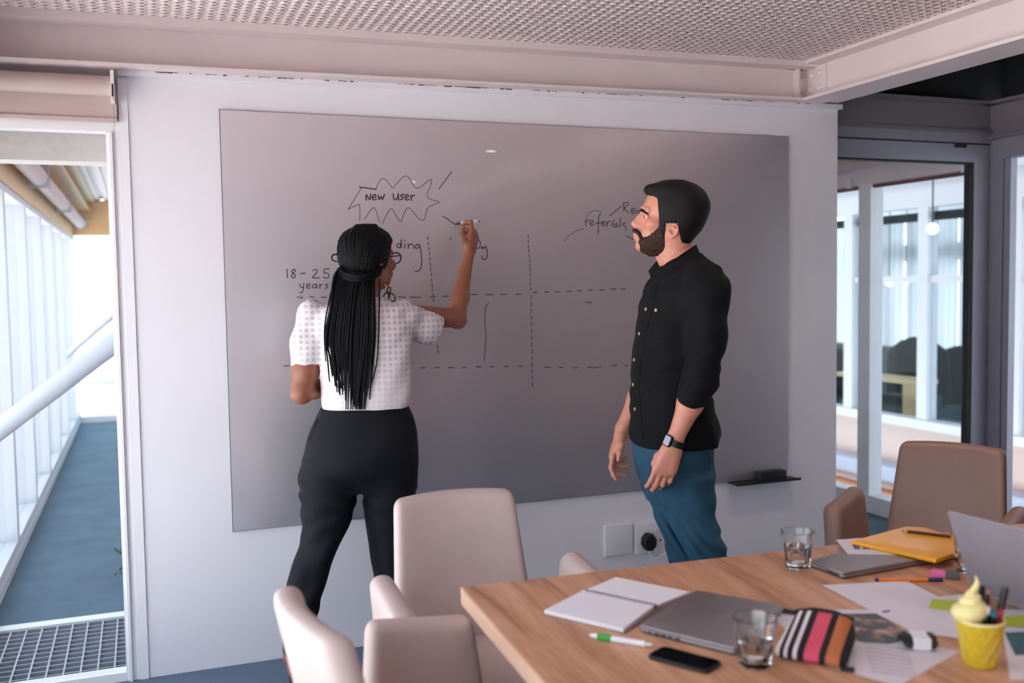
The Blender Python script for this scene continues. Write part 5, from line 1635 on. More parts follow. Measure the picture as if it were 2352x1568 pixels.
hr_.clip(hair_region, .006)
hr_.warp(lambda U, D, W: .0005 * np.sin(D * 420 + 40 * (U - H0[0]) + 2 * np.sin((U - H0[0]) * 50)) * np.clip(((W - H0[2]) - .05) / .05, 0, 1))
solid(man, 'hair', hr_, M_hairm, man.root, 1)

bdf = Field(hp(-150, -165, -85), hp(10, 0, 85), .0022)
beard_rows = [(0, -60, 60, 78, .55), (-45, -104, 96, 72.5, .60), (-57, -118, 86, 69, .6), (-68, -122, 74, 66, .6), (-80, -121, 62, 63, .6), (-92, -119, 52, 61, .6), (-104, -121, 42, 58, .6),
              (-118, -119, 32, 53, .55), (-128, -110, 22, 46, .52), (-137, -92, 10, 36, .5), (-145, -74, -8, 22, .5)]
bdf.loft(hl(beard_rows), n=2.1, smoothing=.01)
bu = np.array([-150, -124, -117, -108, -92, -78, -64, -56, -48, -40, -30.]); bw = np.array([-94, -94, -92, -80, -79, -76, -64, -58, -40, -8, -8.])


def beard_region(U, D, W):
    u = (U - H0[0]) * 1000; w_ = (W - H0[2]) * 1000
    wig = 2.0 * np.sin(u * .7 + D * 260) + 1.2 * np.sin(u * 1.7 + D * 390)
    a = (w_ - np.interp(u, bu, bw) - wig) * .6
    b = (u + 24 + .10 * (w_ + 100) + wig) * .9
    return np.maximum(a, b) * .001


bdf.clip(beard_region, .004)
bdf.chain([hp(-104, -84, -33), hp(-112, -66, -27), hp(-126, -55, -9), hp(-129, -53, 0), hp(-126, -55, 9), hp(-112, -66, 27), hp(-104, -84, 33)], [.0060, .0064, .0066, .0060, .0066, .0064, .0060], .004)
bdf.warp(lambda U, D, W: .0010 * np.sin(U * 900 + W * 300) * np.sin(W * 800 + D * 500 - U * 200))
solid(man, 'beard', bdf, M_beard, man.root, 0)

# shirt ------------------------------------------------------------
TROT = 0.20


def srow(py, pl, pr, hd, fr=.5, dc=0.0):
    a = mL(pl, py); b = mL(pr, py); return (a[2], a[0], b[0], hd, dc, fr)


sh = Field(np.array([-.30, -.36, .86]), np.array([.30, .34, 1.66]), .0042)
rows = [srow(582, 1530, 1606, .066), srow(592, 1518, 1622, .085), srow(606, 1508, 1638, .125), srow(622, 1501, 1650, .160), srow(645, 1490, 1659, .182), srow(675, 1478, 1662, .188), srow(715, 1467, 1660, .182), srow(760, 1460, 1654, .174),
        srow(810, 1455, 1642, .166), srow(850, 1451, 1634, .162), srow(895, 1450, 1632, .162), srow(940, 1448, 1640, .166), srow(985, 1445, 1652, .172), srow(1006, 1446, 1652, .174), srow(1019, 1452, 1646, .172)]
sh.loft(rows, n=2.35, smoothing=.03, rot=TROT, piv=(mL(1552, 800)[0], 0))
cfn = mL(1592, 906, -.236)
sh.chain([mL(1618, 640, -.150), SHn, mL(1624, 770, -.205), ELn, cfn], [.062, .070, .062, .055, .049], .035)
cff = ELf * .9 + WRf * .1
sh.chain([mL(1560, 630, .14), SHf, ELf, cff], [.058, .066, .052, .048], .035)
# wrinkles: elbow creases, hem billow, long soft drags
sh.warp(lambda U, D, W: .0030 * np.sin(34 * W + 22 * U + 3 * np.sin(18 * D)) * np.exp(-((W - 1.02) / .12) ** 2)
        + .0040 * np.sin(95 * W - 40 * U + 20 * D) * np.exp(-(((U - ELn[0]) / .06) ** 2 + ((W - ELn[2]) / .09) ** 2)) * (D < -.12)
        + .0022 * np.sin(38 * W - 46 * U + 5 * np.sin(17 * W + 9 * D)))
hemz = mL(1550, 1018)[2]


def hem(U, D, W):
    return (hemz + .012 * np.sin(U * 14 + 1.5) + .010 * np.cos(D * 14) - W)


sh.clip(hem, .004)
NK = mL(1556, 600)
sh.clip(lambda U, D, W: np.where((W > 1.42), (W - (NK[2] + .006 + .66 * (U - NK[0]) + 1.6 * np.maximum(np.abs(D) - .075, 0))), -1.0), .006)
sh.cone(hp(20, -215), hp(8, -120), .052, .056, .006, op='cut')
ad_ = (WRn - ELn) / np.linalg.norm(WRn - ELn)
def cuff_n(U, D, W): return np.where((D < -.165) & (W < 1.2) & (W > .98), (U - cfn[0]) * ad_[0] + (D - cfn[1]) * ad_[1] + (W - cfn[2]) * ad_[2] - .012, -1.0)
solid(man, 'shirt', sh, M_shirt, man.root, 1)
# rolled cuffs
cf = Field(cfn - .085, cfn + .085, .003)
cf.cone(cfn - ad_ * .016, cfn + ad_ * .013, .0515, .0505, .006); cf.cone(cfn - ad_ * .045, cfn - ad_ * .02, .052, .0535, .004)
cf.clip(lambda U, D, W: (U - cfn[0]) * ad_[0] + (D - cfn[1]) * ad_[1] + (W - cfn[2]) * ad_[2] - .026, .004)
solid(man, 'cuff', cf, M_shirt, man.root, 1)
# collar: a folded band standing round the neck, with points at the front
col = MB(); nk = mL(1556, 600); ring = []
for i in range(41):
    a = -2.8 + 5.6 * i / 40                      # 0 = nape
    fx = math.cos(a); fd = math.sin(a)
    u = nk[0] - .004 + .066 * fx; d = .071 * fd
    front = max(0, -fx); nape = max(0, fx)
    zt = nk[2] + .010 + .045 * fx + .020 * front ** 5
    ring.append((u, d, zt, fx, fd, front))
vs = []; fs = []
for u, d, zt, fx, fd, fr_ in ring:
    pt = .022 * fr_ ** 3
    for (ou, oz) in ((-.004, -.034), (-.002, 0.0), (.003, .002), (.011 + .010 * fr_ ** 3, -.016), (.020 + .022 * fr_ ** 3, -.056 - pt), (.008 + .022 * fr_ ** 3, -.060 - pt)):
        vs.append((u + ou * fx, d + ou * fd, zt + oz))
for i in range(40):
    for j in range(6):
        fs.append((i * 6 + j, i * 6 + (j + 1) % 6, (i + 1) * 6 + (j + 1) % 6, (i + 1) * 6 + j))
fs.append(tuple(range(6))); fs.append(tuple(40 * 6 + k for k in range(6))[::-1])
VV = man.W(np.array(vs)) - np.array(man.root.location)
mesh_obj('collar', VV, fs, M_shirt, man.root, 50)
fv = [(1510, 596, .020), (1522, 628, .010), (1496, 641, .030), (1489, 622, .045)]
FA = [mL(a, b, c) for a, b, c in fv]
FB = [p + np.array([.004, .004, 0]) for p in FA]
VV = man.W(np.array(FA + FB)) - np.array(man.root.location)
mesh_obj('collar_wing', VV, [(0, 1, 2, 3), (7, 6, 5, 4), (0, 4, 5, 1), (1, 5, 6, 2), (2, 6, 7, 3), (3, 7, 4, 0)], M_shirt, man.root)


# placket strip and buttons: found on the shirt surface along the rays of the photograph's button places
def surf(field, px, py, lift=.0015):
    """first crossing of the field along the sight line, in local coordinates"""
    for d in np.arange(-.34, .34, .0015):
        p = mL(px, py, d)
        i = [int(round((p[k] - field.ax[k][0]) / field.h)) for k in range(3)]
        if all(1 <= i[k] < len(field.ax[k]) - 1 for k in range(3)) and field.D[tuple(i)] < 0:
            g = np.array([field.D[i[0] + 1, i[1], i[2]] - field.D[i[0] - 1, i[1], i[2]], field.D[i[0], i[1] + 1, i[2]] - field.D[i[0], i[1] - 1, i[2]], field.D[i[0], i[1], i[2] + 1] - field.D[i[0], i[1], i[2] - 1]])
            g /= np.linalg.norm(g) + 1e-9
            return p + g * lift, g
    return None, None


def loc_w(p): return Vector(man.W(p)) - man.root.location
def dir_w(g): return Vector(man.r) * g[0] + Vector(man.v) * g[1] + Vector((0, 0, g[2]))


for bx, by in ((1484, 710), (1507, 712), (1469, 766), (1457, 826), (1455, 883), (1459, 939)):
    p, g = surf(sh, bx, by)
    if p is None: continue
    Mq = Matrix.Translation(loc_w(p)) @ dir_w(g).to_track_quat('Z', 'Y').to_matrix().to_4x4()
    bt = MB().lathe([(.0058, -.002), (.0060, .0012), (.0048, .0022), (.0042, .0012), (.0015, .0010)], 16, Mq).build('button', M_btn, man.root, 40)
    for s_ in (-1, 1):
        MB().lathe([(.0009, .0009), (.0009, .0014)], 8, Mq @ Matrix.Translation((s_ * .0014, 0, 0))).build('thread_hole', M_shirt, bt)
pl = []
for by in range(650, 1012, 10):
    bx = np.interp(by, [650, 710, 766, 826, 883, 939, 1010], [1498, 1485, 1470, 1458, 1456, 1459, 1464]) + 13
    p, g = surf(sh, bx, by, .001)
    if p is not None: pl.append(loc_w(p))
if len(pl) > 3: MB().tube(pl, .0016, 6).build('placket_seam', M_shirt, man.root, 60)
pk = [(1497, 722), (1531, 722), (1533, 772), (1515, 780), (1497, 772), (1497, 722)]
pts = []
for (x0, y0), (x1, y1) in zip(pk[:-1], pk[1:]):
    for t_ in np.linspace(0, 1, 7)[:-1]:
        p, g = surf(sh, x0 + (x1 - x0) * t_, y0 + (y1 - y0) * t_, .0008)
        if p is not None: pts.append(loc_w(p))
if len(pts) > 3: MB().tube(pts, .0013, 6).build('chest_pocket', M_shirt, man.root, 60)

# jeans ------------------------------------------------------------
jn = Field(np.array([-.24, -.28, .02]), np.array([.36, .28, 1.02]), .0045)


def jrow(py, pl, pr, hd, dc):
    a = mL(pl, py, dc); b = mL(pr, py, dc); return (a[2], a[0], b[0], hd, dc, .5)


jn.loft([jrow(985, 1452, 1640, .160, 0), jrow(1030, 1452, 1640, .165, 0), jrow(1070, 1458, 1640, .168, 0), jrow(1110, 1473, 1640, .165, 0), jrow(1140, 1486, 1640, .150, 0)], n=2.3, smoothing=.03)
low = [(mL(1600, 1272, -.1)[2])]
nearL = [jrow(1090, 1490, 1640, .088, -.088), jrow(1150, 1518, 1641, .090, -.092), jrow(1200, 1541, 1648, .084, -.098), jrow(1240, 1560, 1662, .078, -.102), jrow(1272, 1576, 1672, .074, -.104), jrow(1330, 1594, 1684, .068, -.105), jrow(1420, 1616, 1694, .062, -.105), jrow(1530, 1632, 1702, .058, -.105), jrow(1590, 1634, 1704, .060, -.105)]
farL = [jrow(1090, 1468, 1600, .086, .088), jrow(1130, 1478, 1598, .086, .092), jrow(1165, 1497, 1592, .080, .096), jrow(1200, 1510, 1590, .076, .100), jrow(1240, 1524, 1596, .070, .102), jrow(1272, 1532, 1600, .068, .104), jrow(1330, 1544, 1612, .062, .104), jrow(1420, 1562, 1628, .058, .104), jrow(1530, 1574, 1638, .056, .104), jrow(1590, 1574, 1640, .058, .104)]
jn.loft(nearL, k=.03, n=2.1, smoothing=.03); jn.loft(farL, k=.03, n=2.1, smoothing=.03)
kz = mL(1600, 1230)[2]
jn.warp(lambda U, D, W: .0050 * np.sin(120 * (W - kz) + 34 * np.sin(6 * U) + 10 * D) * np.exp(-((W - kz) / .075) ** 2)
        + .0035 * np.sin(70 * W + 45 * U - 12 * D) * np.exp(-((W - .74) / .09) ** 2) + .004 * np.sin(105 * W + 20 * U) * np.exp(-((W - .16) / .08) ** 2))
solid(man, 'jeans', jn, M_denim, man.root, 1)
bp_ = []
for (x, y) in ((1607, 1030), (1630, 1034), (1631, 1078), (1618, 1086), (1606, 1076), (1607, 1030)):
    p, g = surf(jn, x, y, .001)
    if p is not None: bp_.append(loc_w(p))
if len(bp_) > 3: MB().tube(bp_, .0016, 6).build('back_pocket', M_denim, man.root, 60)
M_shoe = mat('brown_leather_shoe', lin(70, 46, 34), 0.4)
for s_, lx_ in ((-1, 1668), (1, 1606)):
    an = mL(lx_, 1560, s_ * .105); an[2] = .06
    so = Field(an + np.array([-.24, -.075, -.08]), an + np.array([.10, .075, .10]), .004)
    so.cone(an + np.array([.035, 0, -.018]), an + np.array([-.13, 0, -.028]), .040, .040, .03, flat=((0, 1, 0), .95)).cone(an + np.array([-.13, 0, -.028]), an + np.array([-.18, 0, -.034]), .040, .026, .03)
    so.cone(an, an + np.array([0, 0, .05]), .040, .044, .03)
    so.clip(lambda U, D, W: .0 - W, .003)
    solid(man, 'shoe', so, M_shoe, man.root, 1)

# watch ------------------------------------------------------------
M_strap = mat('black_watch_strap', lin(18, 19, 22), 0.5)
wc = mL(1550, 1016, -.2265); ax_ = Vector(dir_w(WRn - ELn)).normalized()
st = MB(); ringv = []
e1 = Vector(man.r); e1 = (e1 - ax_ * e1.dot(ax_)).normalized(); e2 = ax_.cross(e1).normalized()
vs = []; fs = []
for i in range(36):
    a = 2 * math.pi * i / 36
    q = e1 * math.cos(a) * .0285 + e2 * math.sin(a) * .0255
    for o_, r_ in ((-.011, 0), (-.011, .003), (.011, .003), (.011, 0)):
        vs.append(loc_w(wc) + q * (1 + r_ / .027) + ax_ * o_)
for i in range(36):
    for j in range(4): fs.append((i * 4 + j, i * 4 + (j + 1) % 4, ((i + 1) % 36) * 4 + (j + 1) % 4, ((i + 1) % 36) * 4 + j))
wt = mesh_obj('wrist_watch', vs, fs, M_strap, man.root, 40)
fd_ = (Vector(man.v) * -.62 + Vector(man.r) * -.62 + Vector((0, 0, .35))); fd_ = (fd_ - ax_ * fd_.dot(ax_)).normalized()
side = ax_.cross(fd_).normalized()
Mw = Matrix.Identity(4)
for i in range(3): Mw[i][0] = side[i]; Mw[i][1] = ax_[i]; Mw[i][2] = fd_[i]; Mw[i][3] = (loc_w(wc) + fd_ * .0275)[i]
MB().slab(rrect(.033, .039, .009, 5), -.002, .0095, .003, Mw).build('case', M_blackp, wt, 40)
MB().slab(rrect(.026, .031, .005, 4), .0095, .0101, 0, Mw).build('screen', mat('watch_screen_glass', lin(190, 180, 200), 0.12, coat=1.0), wt)

# ================================================================== the woman
M_skin2 = mat('deep_brown_skin', lin(142, 84, 62), 0.42, var=0.05, scale=40, bump=0.05, bscale=500, sss=0.08, col2=lin(150, 92, 70))
M_braid = mat('black_braided_hair', lin(9, 10, 12), 0.6, var=0.3, scale=300, bump=0.3, bscale=600, spec=0.18)
M_trou = mat('navy_black_trouser_cloth', lin(13, 15, 22), 0.75, var=0.06, scale=40, bump=0.12, bscale=700, spec=.25)
M_shoe2 = mat('black_patent_leather', lin(14, 15, 18), 0.25, coat=0.4)


def lace():
    m = bpy.data.materials.new('white_lace_cloth'); m.use_nodes = True; n = m.node_tree; b = n.nodes['Principled BSDF']; L = n.links
    b.inputs['Roughness'].default_value = .85
    t = n.nodes.new('ShaderNodeTexCoord'); mp = n.nodes.new('ShaderNodeMapping'); mp.inputs['Rotation'].default_value = (0, math.radians(45), 0); L.new(t.outputs['Object'], mp.inputs[0])
    s1 = n.nodes.new('ShaderNodeSeparateXYZ'); L.new(mp.outputs[0], s1.inputs[0])
    def M(op, a, bb=None):
        q = n.nodes.new('ShaderNodeMath'); q.operation = op
        for i, v in enumerate((a, bb)):
            if v is None: continue
            if isinstance(v, (int, float)): q.inputs[i].default_value = v
            else: L.new(v, q.inputs[i])
        return q.outputs[0]
    k = 2 * math.pi / .030
    fx = M('SINE', M('MULTIPLY', s1.outputs[0], k)); fz = M('SINE', M('MULTIPLY', s1.outputs[2], k))
    clus = M('MULTIPLY', fx, fz)                                        # big chequer of clusters
    k2 = k * 2.5
    hx = M('SINE', M('MULTIPLY', s1.outputs[0], k2)); hz = M('SINE', M('MULTIPLY', s1.outputs[2], k2))
    holes = M('MULTIPLY', hx, hz)
    g1 = n.nodes.new('ShaderNodeMapRange'); g1.inputs['From Min'].default_value = .12; g1.inputs['From Max'].default_value = .35; L.new(clus, g1.inputs['Value'])
    g2 = n.nodes.new('ShaderNodeMapRange'); g2.inputs['From Min'].default_value = .05; g2.inputs['From Max'].default_value = .5; L.new(M('ABSOLUTE', holes), g2.inputs['Value'])
    f = M('MULTIPLY', g1.outputs[0], g2.outputs[0])
    s2 = n.nodes.new('ShaderNodeSeparateXYZ'); L.new(t.outputs['Object'], s2.inputs[0])
    yk = n.nodes.new('ShaderNodeMapRange'); yk.inputs['From Min'].default_value = 1.10; yk.inputs['From Max'].default_value = 1.30; yk.inputs['To Min'].default_value = .12; yk.inputs['To Max'].default_value = .55; L.new(s2.outputs[2], yk.inputs['Value'])
    f2 = M('MULTIPLY', f, yk.outputs[0])
    x = n.nodes.new('ShaderNodeMix'); x.data_type = 'RGBA'; x.inputs[6].default_value = lin(228, 220, 224); x.inputs[7].default_value = lin(132, 96, 92)
    L.new(f2, x.inputs['Factor']); L.new(x.outputs[2], b.inputs['Base Color'])
    bp = n.nodes.new('ShaderNodeBump'); bp.inputs['Strength'].default_value = .5; bp.inputs['Distance'].default_value = .0012; bp.invert = True
    L.new(f, bp.inputs['Height']); L.new(bp.outputs[0], b.inputs['Normal'])
    return m


M_lace = lace()
wom = Fig(0.43, -0.44)
wom.root = empty('person', (0.43, -0.44, 0)); tag(wom.root, 'woman with long black braids, white lace blouse and dark trousers, writing on the board', 'person')
wL = wom.L
HW = wL(845, 588)
TH_ = math.radians(46)
XA = np.array([-math.sin(TH_), -math.cos(TH_), 0]); YA = np.array([math.cos(TH_), -math.sin(TH_), 0]); ZA = np.array([0, 0, 1.0])
SC = .95


def wp(x, y, d=0.0): return HW + (XA * x + YA * d + ZA * y) * .001 * SC


def wl(rows, off=0): return [(HW[2] + r[0] * .001 * SC, HW[0] + r[1] * .001 * SC, HW[0] + r[2] * .001 * SC, r[3] * .001 * SC, HW[1], r[4]) for r in rows]


LROT = math.atan2(-math.cos(TH_), -math.sin(TH_))
face2 = [(104, -25, 38, 24, .5), (96, -48, 64, 46, .5), (84, -66, 82, 60, .52), (66, -84, 98, 70, .55), (31, -100, 108, 75, .58), (10, -101, 110, 75, .58), (-10, -97, 108, 72, .58), (-31, -101, 100, 70, .60),
         (-45, -104, 92, 67, .60), (-57, -108, 84, 64, .6), (-75, -108, 66, 60, .6), (-92, -104, 50, 55, .6), (-108, -102, 36, 46, .58), (-120, -90, 20, 34, .55), (-127, -72, 5, 22, .5)]
wh = Field(HW + np.array([-.14, -.14, -.22]), HW + np.array([.16, .16, .125]), .0028)
wh.loft(wl(face2), n=2.15, smoothing=.012, rot=LROT, piv=(HW[0], HW[1]))
for s_ in (-1, 1):
    wh.ell(wp(-70, -34, s_ * 46), (.024, .022, .020), .02)
    wh.cone(wp(-98, 18, s_ * 12), wp(-80, 14, s_ * 46), .008, .008, .012)
    wh.ell(wp(-104, -6, s_ * 32), (.016, .016, .011), .010, op='cut')
    wh.ell(wp(8, -50, s_ * 70), (.016, .010, .027), .006)
    wh.ell(wp(-2, -72, s_ * 68), (.007, .006, .008), .006)
wh.chain([wp(-98, 4), wp(-108, -14), wp(-121, -32)], [.008, .009, .0105], .012).ell(wp(-114, -37, 12), (.010, .010, .008), .008).ell(wp(-114, -37, -12), (.010, .010, .008), .008)
wh.cone(wp(-110, -66, -17), wp(-116, -68), .006, .0075, .008).cone(wp(-116, -68), wp(-110, -66, 17), .0075, .006, .008)
wh.cone(wp(-106, -79, -15), wp(-113, -79), .006, .0075, .008).cone(wp(-113, -79), wp(-106, -79, 15), .0075, .006, .008)
wh.cone(wp(14, -80), wL(842, 700, -.005), .047, .044, .03)

# arms and hands
RS = wL(922, 726, .02); RE = wL(1047, 730, .215); RW = wL(1077, 583, .330)
LS = wL(716, 722, .0); LE = wL(693, 902, -.03); LWr = wL(762, 880, .19)
fr = Field(np.minimum(np.minimum(RS, RE), RW) - .09, np.maximum(np.maximum(RS, RE), RW) + np.array([.10, .22, .17]), .0028)
fr.chain([RS, RE], [.047, .0365], .02).chain([RE, RE * .68 + RW * .32, RW], [.0365, .0345, .0205], .018)
fr.ell(RE + np.array([.012, -.012, -.014]), (.024, .024, .024), .02)
hw_ = RW + (RW - RE) / np.linalg.norm(RW - RE) * .012
fr.cone(RW, hw_, .0205, .020, .012)
Dh = wL(1092, 527, .365) - hw_
put_hand(fr, hand_prims(hw_, Dh, (-.80, .55, .05), (-.55, -.8, .1), [(18, 78, 40), (52, 82, 42), (64, 84, 46), (70, 84, 48)],
                        [(.030, .040, .016), (.062, .034, .034), (.090, .020, .046)], .90, 1.0))
fl_ = Field(np.minimum(np.minimum(LS, LE), LWr) - .09, np.maximum(np.maximum(LS, LE), LWr) + np.array([.10, .16, .09]), .0032)
fl_.chain([LS, wL(705, 775, 0), wL(702, 850, -.01), LE], [.036, .039, .0465, .036], .02).chain([LE, LE * .6 + LWr * .4, LWr], [.037, .034, .021], .02)
Dl = wL(800, 862, .26) - LWr
put_hand(fl_, hand_prims(LWr + Dl / np.linalg.norm(Dl) * .01, Dl, (.2, -.6, .8), (-.3, .8, .3), [(20, 40, 25), (24, 44, 28), (28, 46, 30), (30, 48, 32)], [(.03, .04, .01), (.06, .045, .02), (.085, .04, .03)], .9))
wb2 = Field(np.array([-.42, -.30, .0]), np.array([.30, .35, 1.5]), .008)
wb2.chain([wL(842, 715), wL(845, 820), wL(845, 930), wL(835, 1020)], [.06, .075, .075, .085], .04, flat=((1, 0, 0), 1.25))
wb2.chain([wL(845, 730), RS], [.035, .04], .03).chain([wL(840, 730), LS], [.035, .04], .03)
LK = wL(735, 1260, .0); LA = wL(676, 1500, -.07); RK = wL(895, 1260, .05); RA = wL(892, 1500, .05)
wb2.chain([wL(775, 1040, 0), LK, LA + np.array([0, 0, .06])], [.06, .042, .028], .03).chain([wL(888, 1040, .02), RK, RA + np.array([0, 0, .06])], [.06, .042, .028], .03)
feet = []
for A_ in (LA, RA):
    f_ = Field(A_ + np.array([-.08, -.08, -.16]), A_ + np.array([.10, .26, .14]), .0035)
    f_.chain([A_ + np.array([0, 0, .12]), A_, A_ + np.array([.0, -.018, -.055])], [.033, .029, .026], .02)
    f_.chain([A_ + np.array([0, 0, -.01]), A_ + np.array([.02, .09, -.070]), A_ + np.array([.03, .16, -.088])], [.028, .024, .017], .02, flat=((1, 0, 0), 1.3))
    feet.append(f_)
solid(wom, 'body', [wh, fr, fl_, wb2] + feet, M_skin2, wom.root, 1)

# blouse ------------------------------------------------------------
bl = Field(np.array([-.34, -.24, .93]), np.array([.32, .34, 1.50]), .0038)


def wrow(py, pl_, pr, hd, dc=0.0):
    a = wL(pl_, py, 0); b = wL(pr, py, 0); return (a[2], a[0], b[0], hd, dc, .5)


bl.loft([wrow(684, 806, 884, .056), wrow(692, 782, 905, .070), wrow(702, 742, 925, .088), wrow(716, 722, 940, .100), wrow(740, 716, 944, .108), wrow(780, 726, 946, .114), wrow(825, 734, 946, .118), wrow(870, 738, 945, .116), wrow(905, 736, 946, .120), wrow(925, 736, 945, .122), wrow(944, 742, 934, .116)],
        n=2.3, smoothing=.02)
sca = wL(702, 838, -.005)
bl.chain([wL(736, 724, 0), LS, wL(703, 785, 0), sca + np.array([0, 0, -.02])], [.040, .048, .051, .054], .03)
scb = wL(1000, 760, .130)
bl.chain([wL(905, 730, .0), RS + np.array([0, 0, .0]), wL(970, 748, .09), scb + (scb - RS) * .25], [.045, .055, .060, .066], .03)
bl.warp(lambda U, D, W: .0028 * np.sin(46 * U + 30 * W + 2 * np.sin(20 * W)) * np.exp(-((W - 1.0) / .06) ** 2) + .0030 * np.sin(70 * U - 70 * W) * np.exp(-(((U - RS[0]) / .06) ** 2 + ((W - RS[2]) / .08) ** 2))
        + .0016 * np.sin(38 * W - 44 * U + 3 * np.sin(16 * U)))
cn = np.array([.84, .30, -.42]); cn /= np.linalg.norm(cn)
bl.clip(lambda U, D, W: np.where(U > .17, (U - scb[0]) * cn[0] + (D - scb[1]) * cn[1] + (W - scb[2]) * cn[2], -1.0), .003)
bl.clip(lambda U, D, W: np.where(U < wL(733, 838)[0], sca[2] + .05 * (U - sca[0]) - W, -1.0) + 0 * D, .003)
solid(wom, 'blouse', bl, M_lace, wom.root, 1)
# necklace-like collar edge and cuff hems
hm = MB()
for i in range(25):
    pass
nr_ = wL(845, 688)
colr = MB().tube([loc for loc in [Vector(wom.W(nr_ + np.array([.058 * math.cos(a), .062 * math.sin(a), .004]))) - wom.root.location for a in np.linspace(0, 2 * math.pi, 37)]], .006, 8, cap=False).build('neckline', M_lace, wom.root, 60)

# trousers ----------------------------------------------------------
tr_ = Field(np.array([-.36, -.26, .05]), np.array([.26, .30, 1.06]), .0045)


def trow(py, pl_, pr, hd, dc):
    a = wL(pl_, py, dc); b = wL(pr, py, dc); return (a[2], a[0], b[0], hd, dc, .5)


tr_.loft([trow(924, 742, 932, .118, 0), trow(945, 731, 940, .124, 0), trow(965, 722, 950, .130, 0), trow(1000, 708, 960, .142, -.005), trow(1040, 699, 961, .148, -.01), trow(1080, 690, 959, .136, -.01), trow(1130, 700, 952, .075, 0)], n=2.3, smoothing=.025)
tr_.loft([trow(1060, 702, 826, .108, -.012), trow(1090, 685, 830, .112, -.010), trow(1130, 690, 826, .105, -.005), trow(1200, 692, 806, .096, 0), trow(1250, 690, 783, .088, 0), trow(1300, 673, 760, .080, -.01), trow(1340, 661, 749, .076, -.02), trow(1400, 654, 733, .070, -.04), trow(1450, 650, 719, .064, -.055), trow(1496, 650, 706, .056, -.068)], k=.025, n=2.1, smoothing=.02)
tr_.loft([trow(1060, 828, 950, .108, .012), trow(1090, 830, 954, .110, .015), trow(1130, 832, 956, .105, .02), trow(1200, 838, 951, .096, .035), trow(1250, 847, 946, .088, .045), trow(1330, 858, 938, .078, .05), trow(1420, 864, 928, .070, .05), trow(1496, 868, 918, .058, .05)], k=.025, n=2.1, smoothing=.02)
tr_.warp(lambda U, D, W: .0026 * np.sin(64 * W + 50 * U + 3 * np.sin(17 * W)) * np.exp(-((W - .74) / .10) ** 2) * (U < .02) + .0048 * np.sin(46 * W - 52 * U + 2.5 * np.sin(19 * W)) * np.exp(-((W - .48) / .16) ** 2) * (.35 + .65 * (U < -.05))
         + .003 * np.sin(66 * W + 30 * U) * np.exp(-((W - .66) / .06) ** 2) * (U > .02) + .0015 * np.sin(25 * U - 30 * W))
solid(wom, 'trousers', tr_, M_trou, wom.root, 1)
pkt = []
def surf2(field, px, py, lift=.001):
    for d in np.arange(-.30, .25, .0015):
        p = wL(px, py, d)
        i = [int(round((p[k] - field.ax[k][0]) / field.h)) for k in range(3)]
        if all(1 <= i[k] < len(field.ax[k]) - 1 for k in range(3)) and field.D[tuple(i)] < 0: return p - np.array([0, lift, 0])
    return None
def wloc(p): return Vector(wom.W(p)) - wom.root.location
for (a, b_) in (((729, 962), (711, 1012)), ((946, 962), (954, 1010))):
    pts = [surf2(tr_, a[0] + (b_[0] - a[0]) * t_, a[1] + (b_[1] - a[1]) * t_) for t_ in np.linspace(0, 1, 8)]
    pts = [wloc(p) for p in pts if p is not None]
    if len(pts) > 2: MB().tube(pts, .0018, 6).build('pocket_welt', M_trou, wom.root, 60)
pts = [surf2(tr_, x, 944 + .0006 * (x - 838) ** 2 * 0 - 8 * math.sin((x - 742) / 190 * 0)) for x in range(745, 934, 10)]
pts = [wloc(p) for p in pts if p is not None]
if len(pts) > 2: MB().tube(pts, .0014, 6).build('waistband_seam', M_trou, wom.root, 60)

# heeled sandals ----------------------------------------------------
for A_ in (LA, RA):
    f_ = Field(np.array([A_[0] - .08, A_[1] - .09, -.01]), np.array([A_[0] + .10, A_[1] + .26, .10]), .0035)
    z0 = A_[2] - .078
    f_.chain([np.array([A_[0], A_[1] - .018, z0 + .006]), np.array([A_[0] + .02, A_[1] + .09, .028]), np.array([A_[0] + .032, A_[1] + .17, .010])], [.030, .034, .030], .015, flat=((0, 0, 1), .42))
    f_.cone(np.array([A_[0], A_[1] - .022, z0]), np.array([A_[0], A_[1] - .028, .004]), .020, .013, .012)
    f_.cone(np.array([A_[0], A_[1] - .034, z0 + .012]), np.array([A_[0], A_[1] - .030, z0 + .030]), .026, .024, .012)
    f_.clip(lambda U, D, W: -W, .002)
    so = solid(wom, 'sandal', f_, M_shoe2, wom.root, 1)
    rg = [A_ + np.array([.033 * math.cos(a), .034 * math.sin(a) - .002, .012]) for a in np.linspace(0, 2 * math.pi, 25)]
    stp = MB()
    vs = []; fs = []
    for i, a in enumerate(np.linspace(0, 2 * math.pi, 25)[:-1]):
        for r_, z_ in ((.0325, -.010), (.0365, -.010), (.0365, .012), (.0325, .012)):
            vs.append(wloc(A_ + np.array([r_ * math.cos(a), r_ * math.sin(a) - .002, z_])))
    for i in range(24):
        for j in range(4): fs.append((i * 4 + j, i * 4 + (j + 1) % 4, ((i + 1) % 24) * 4 + (j + 1) % 4, ((i + 1) % 24) * 4 + j))
    mesh_obj('ankle_strap', vs, fs, M_shoe2, so, 40)

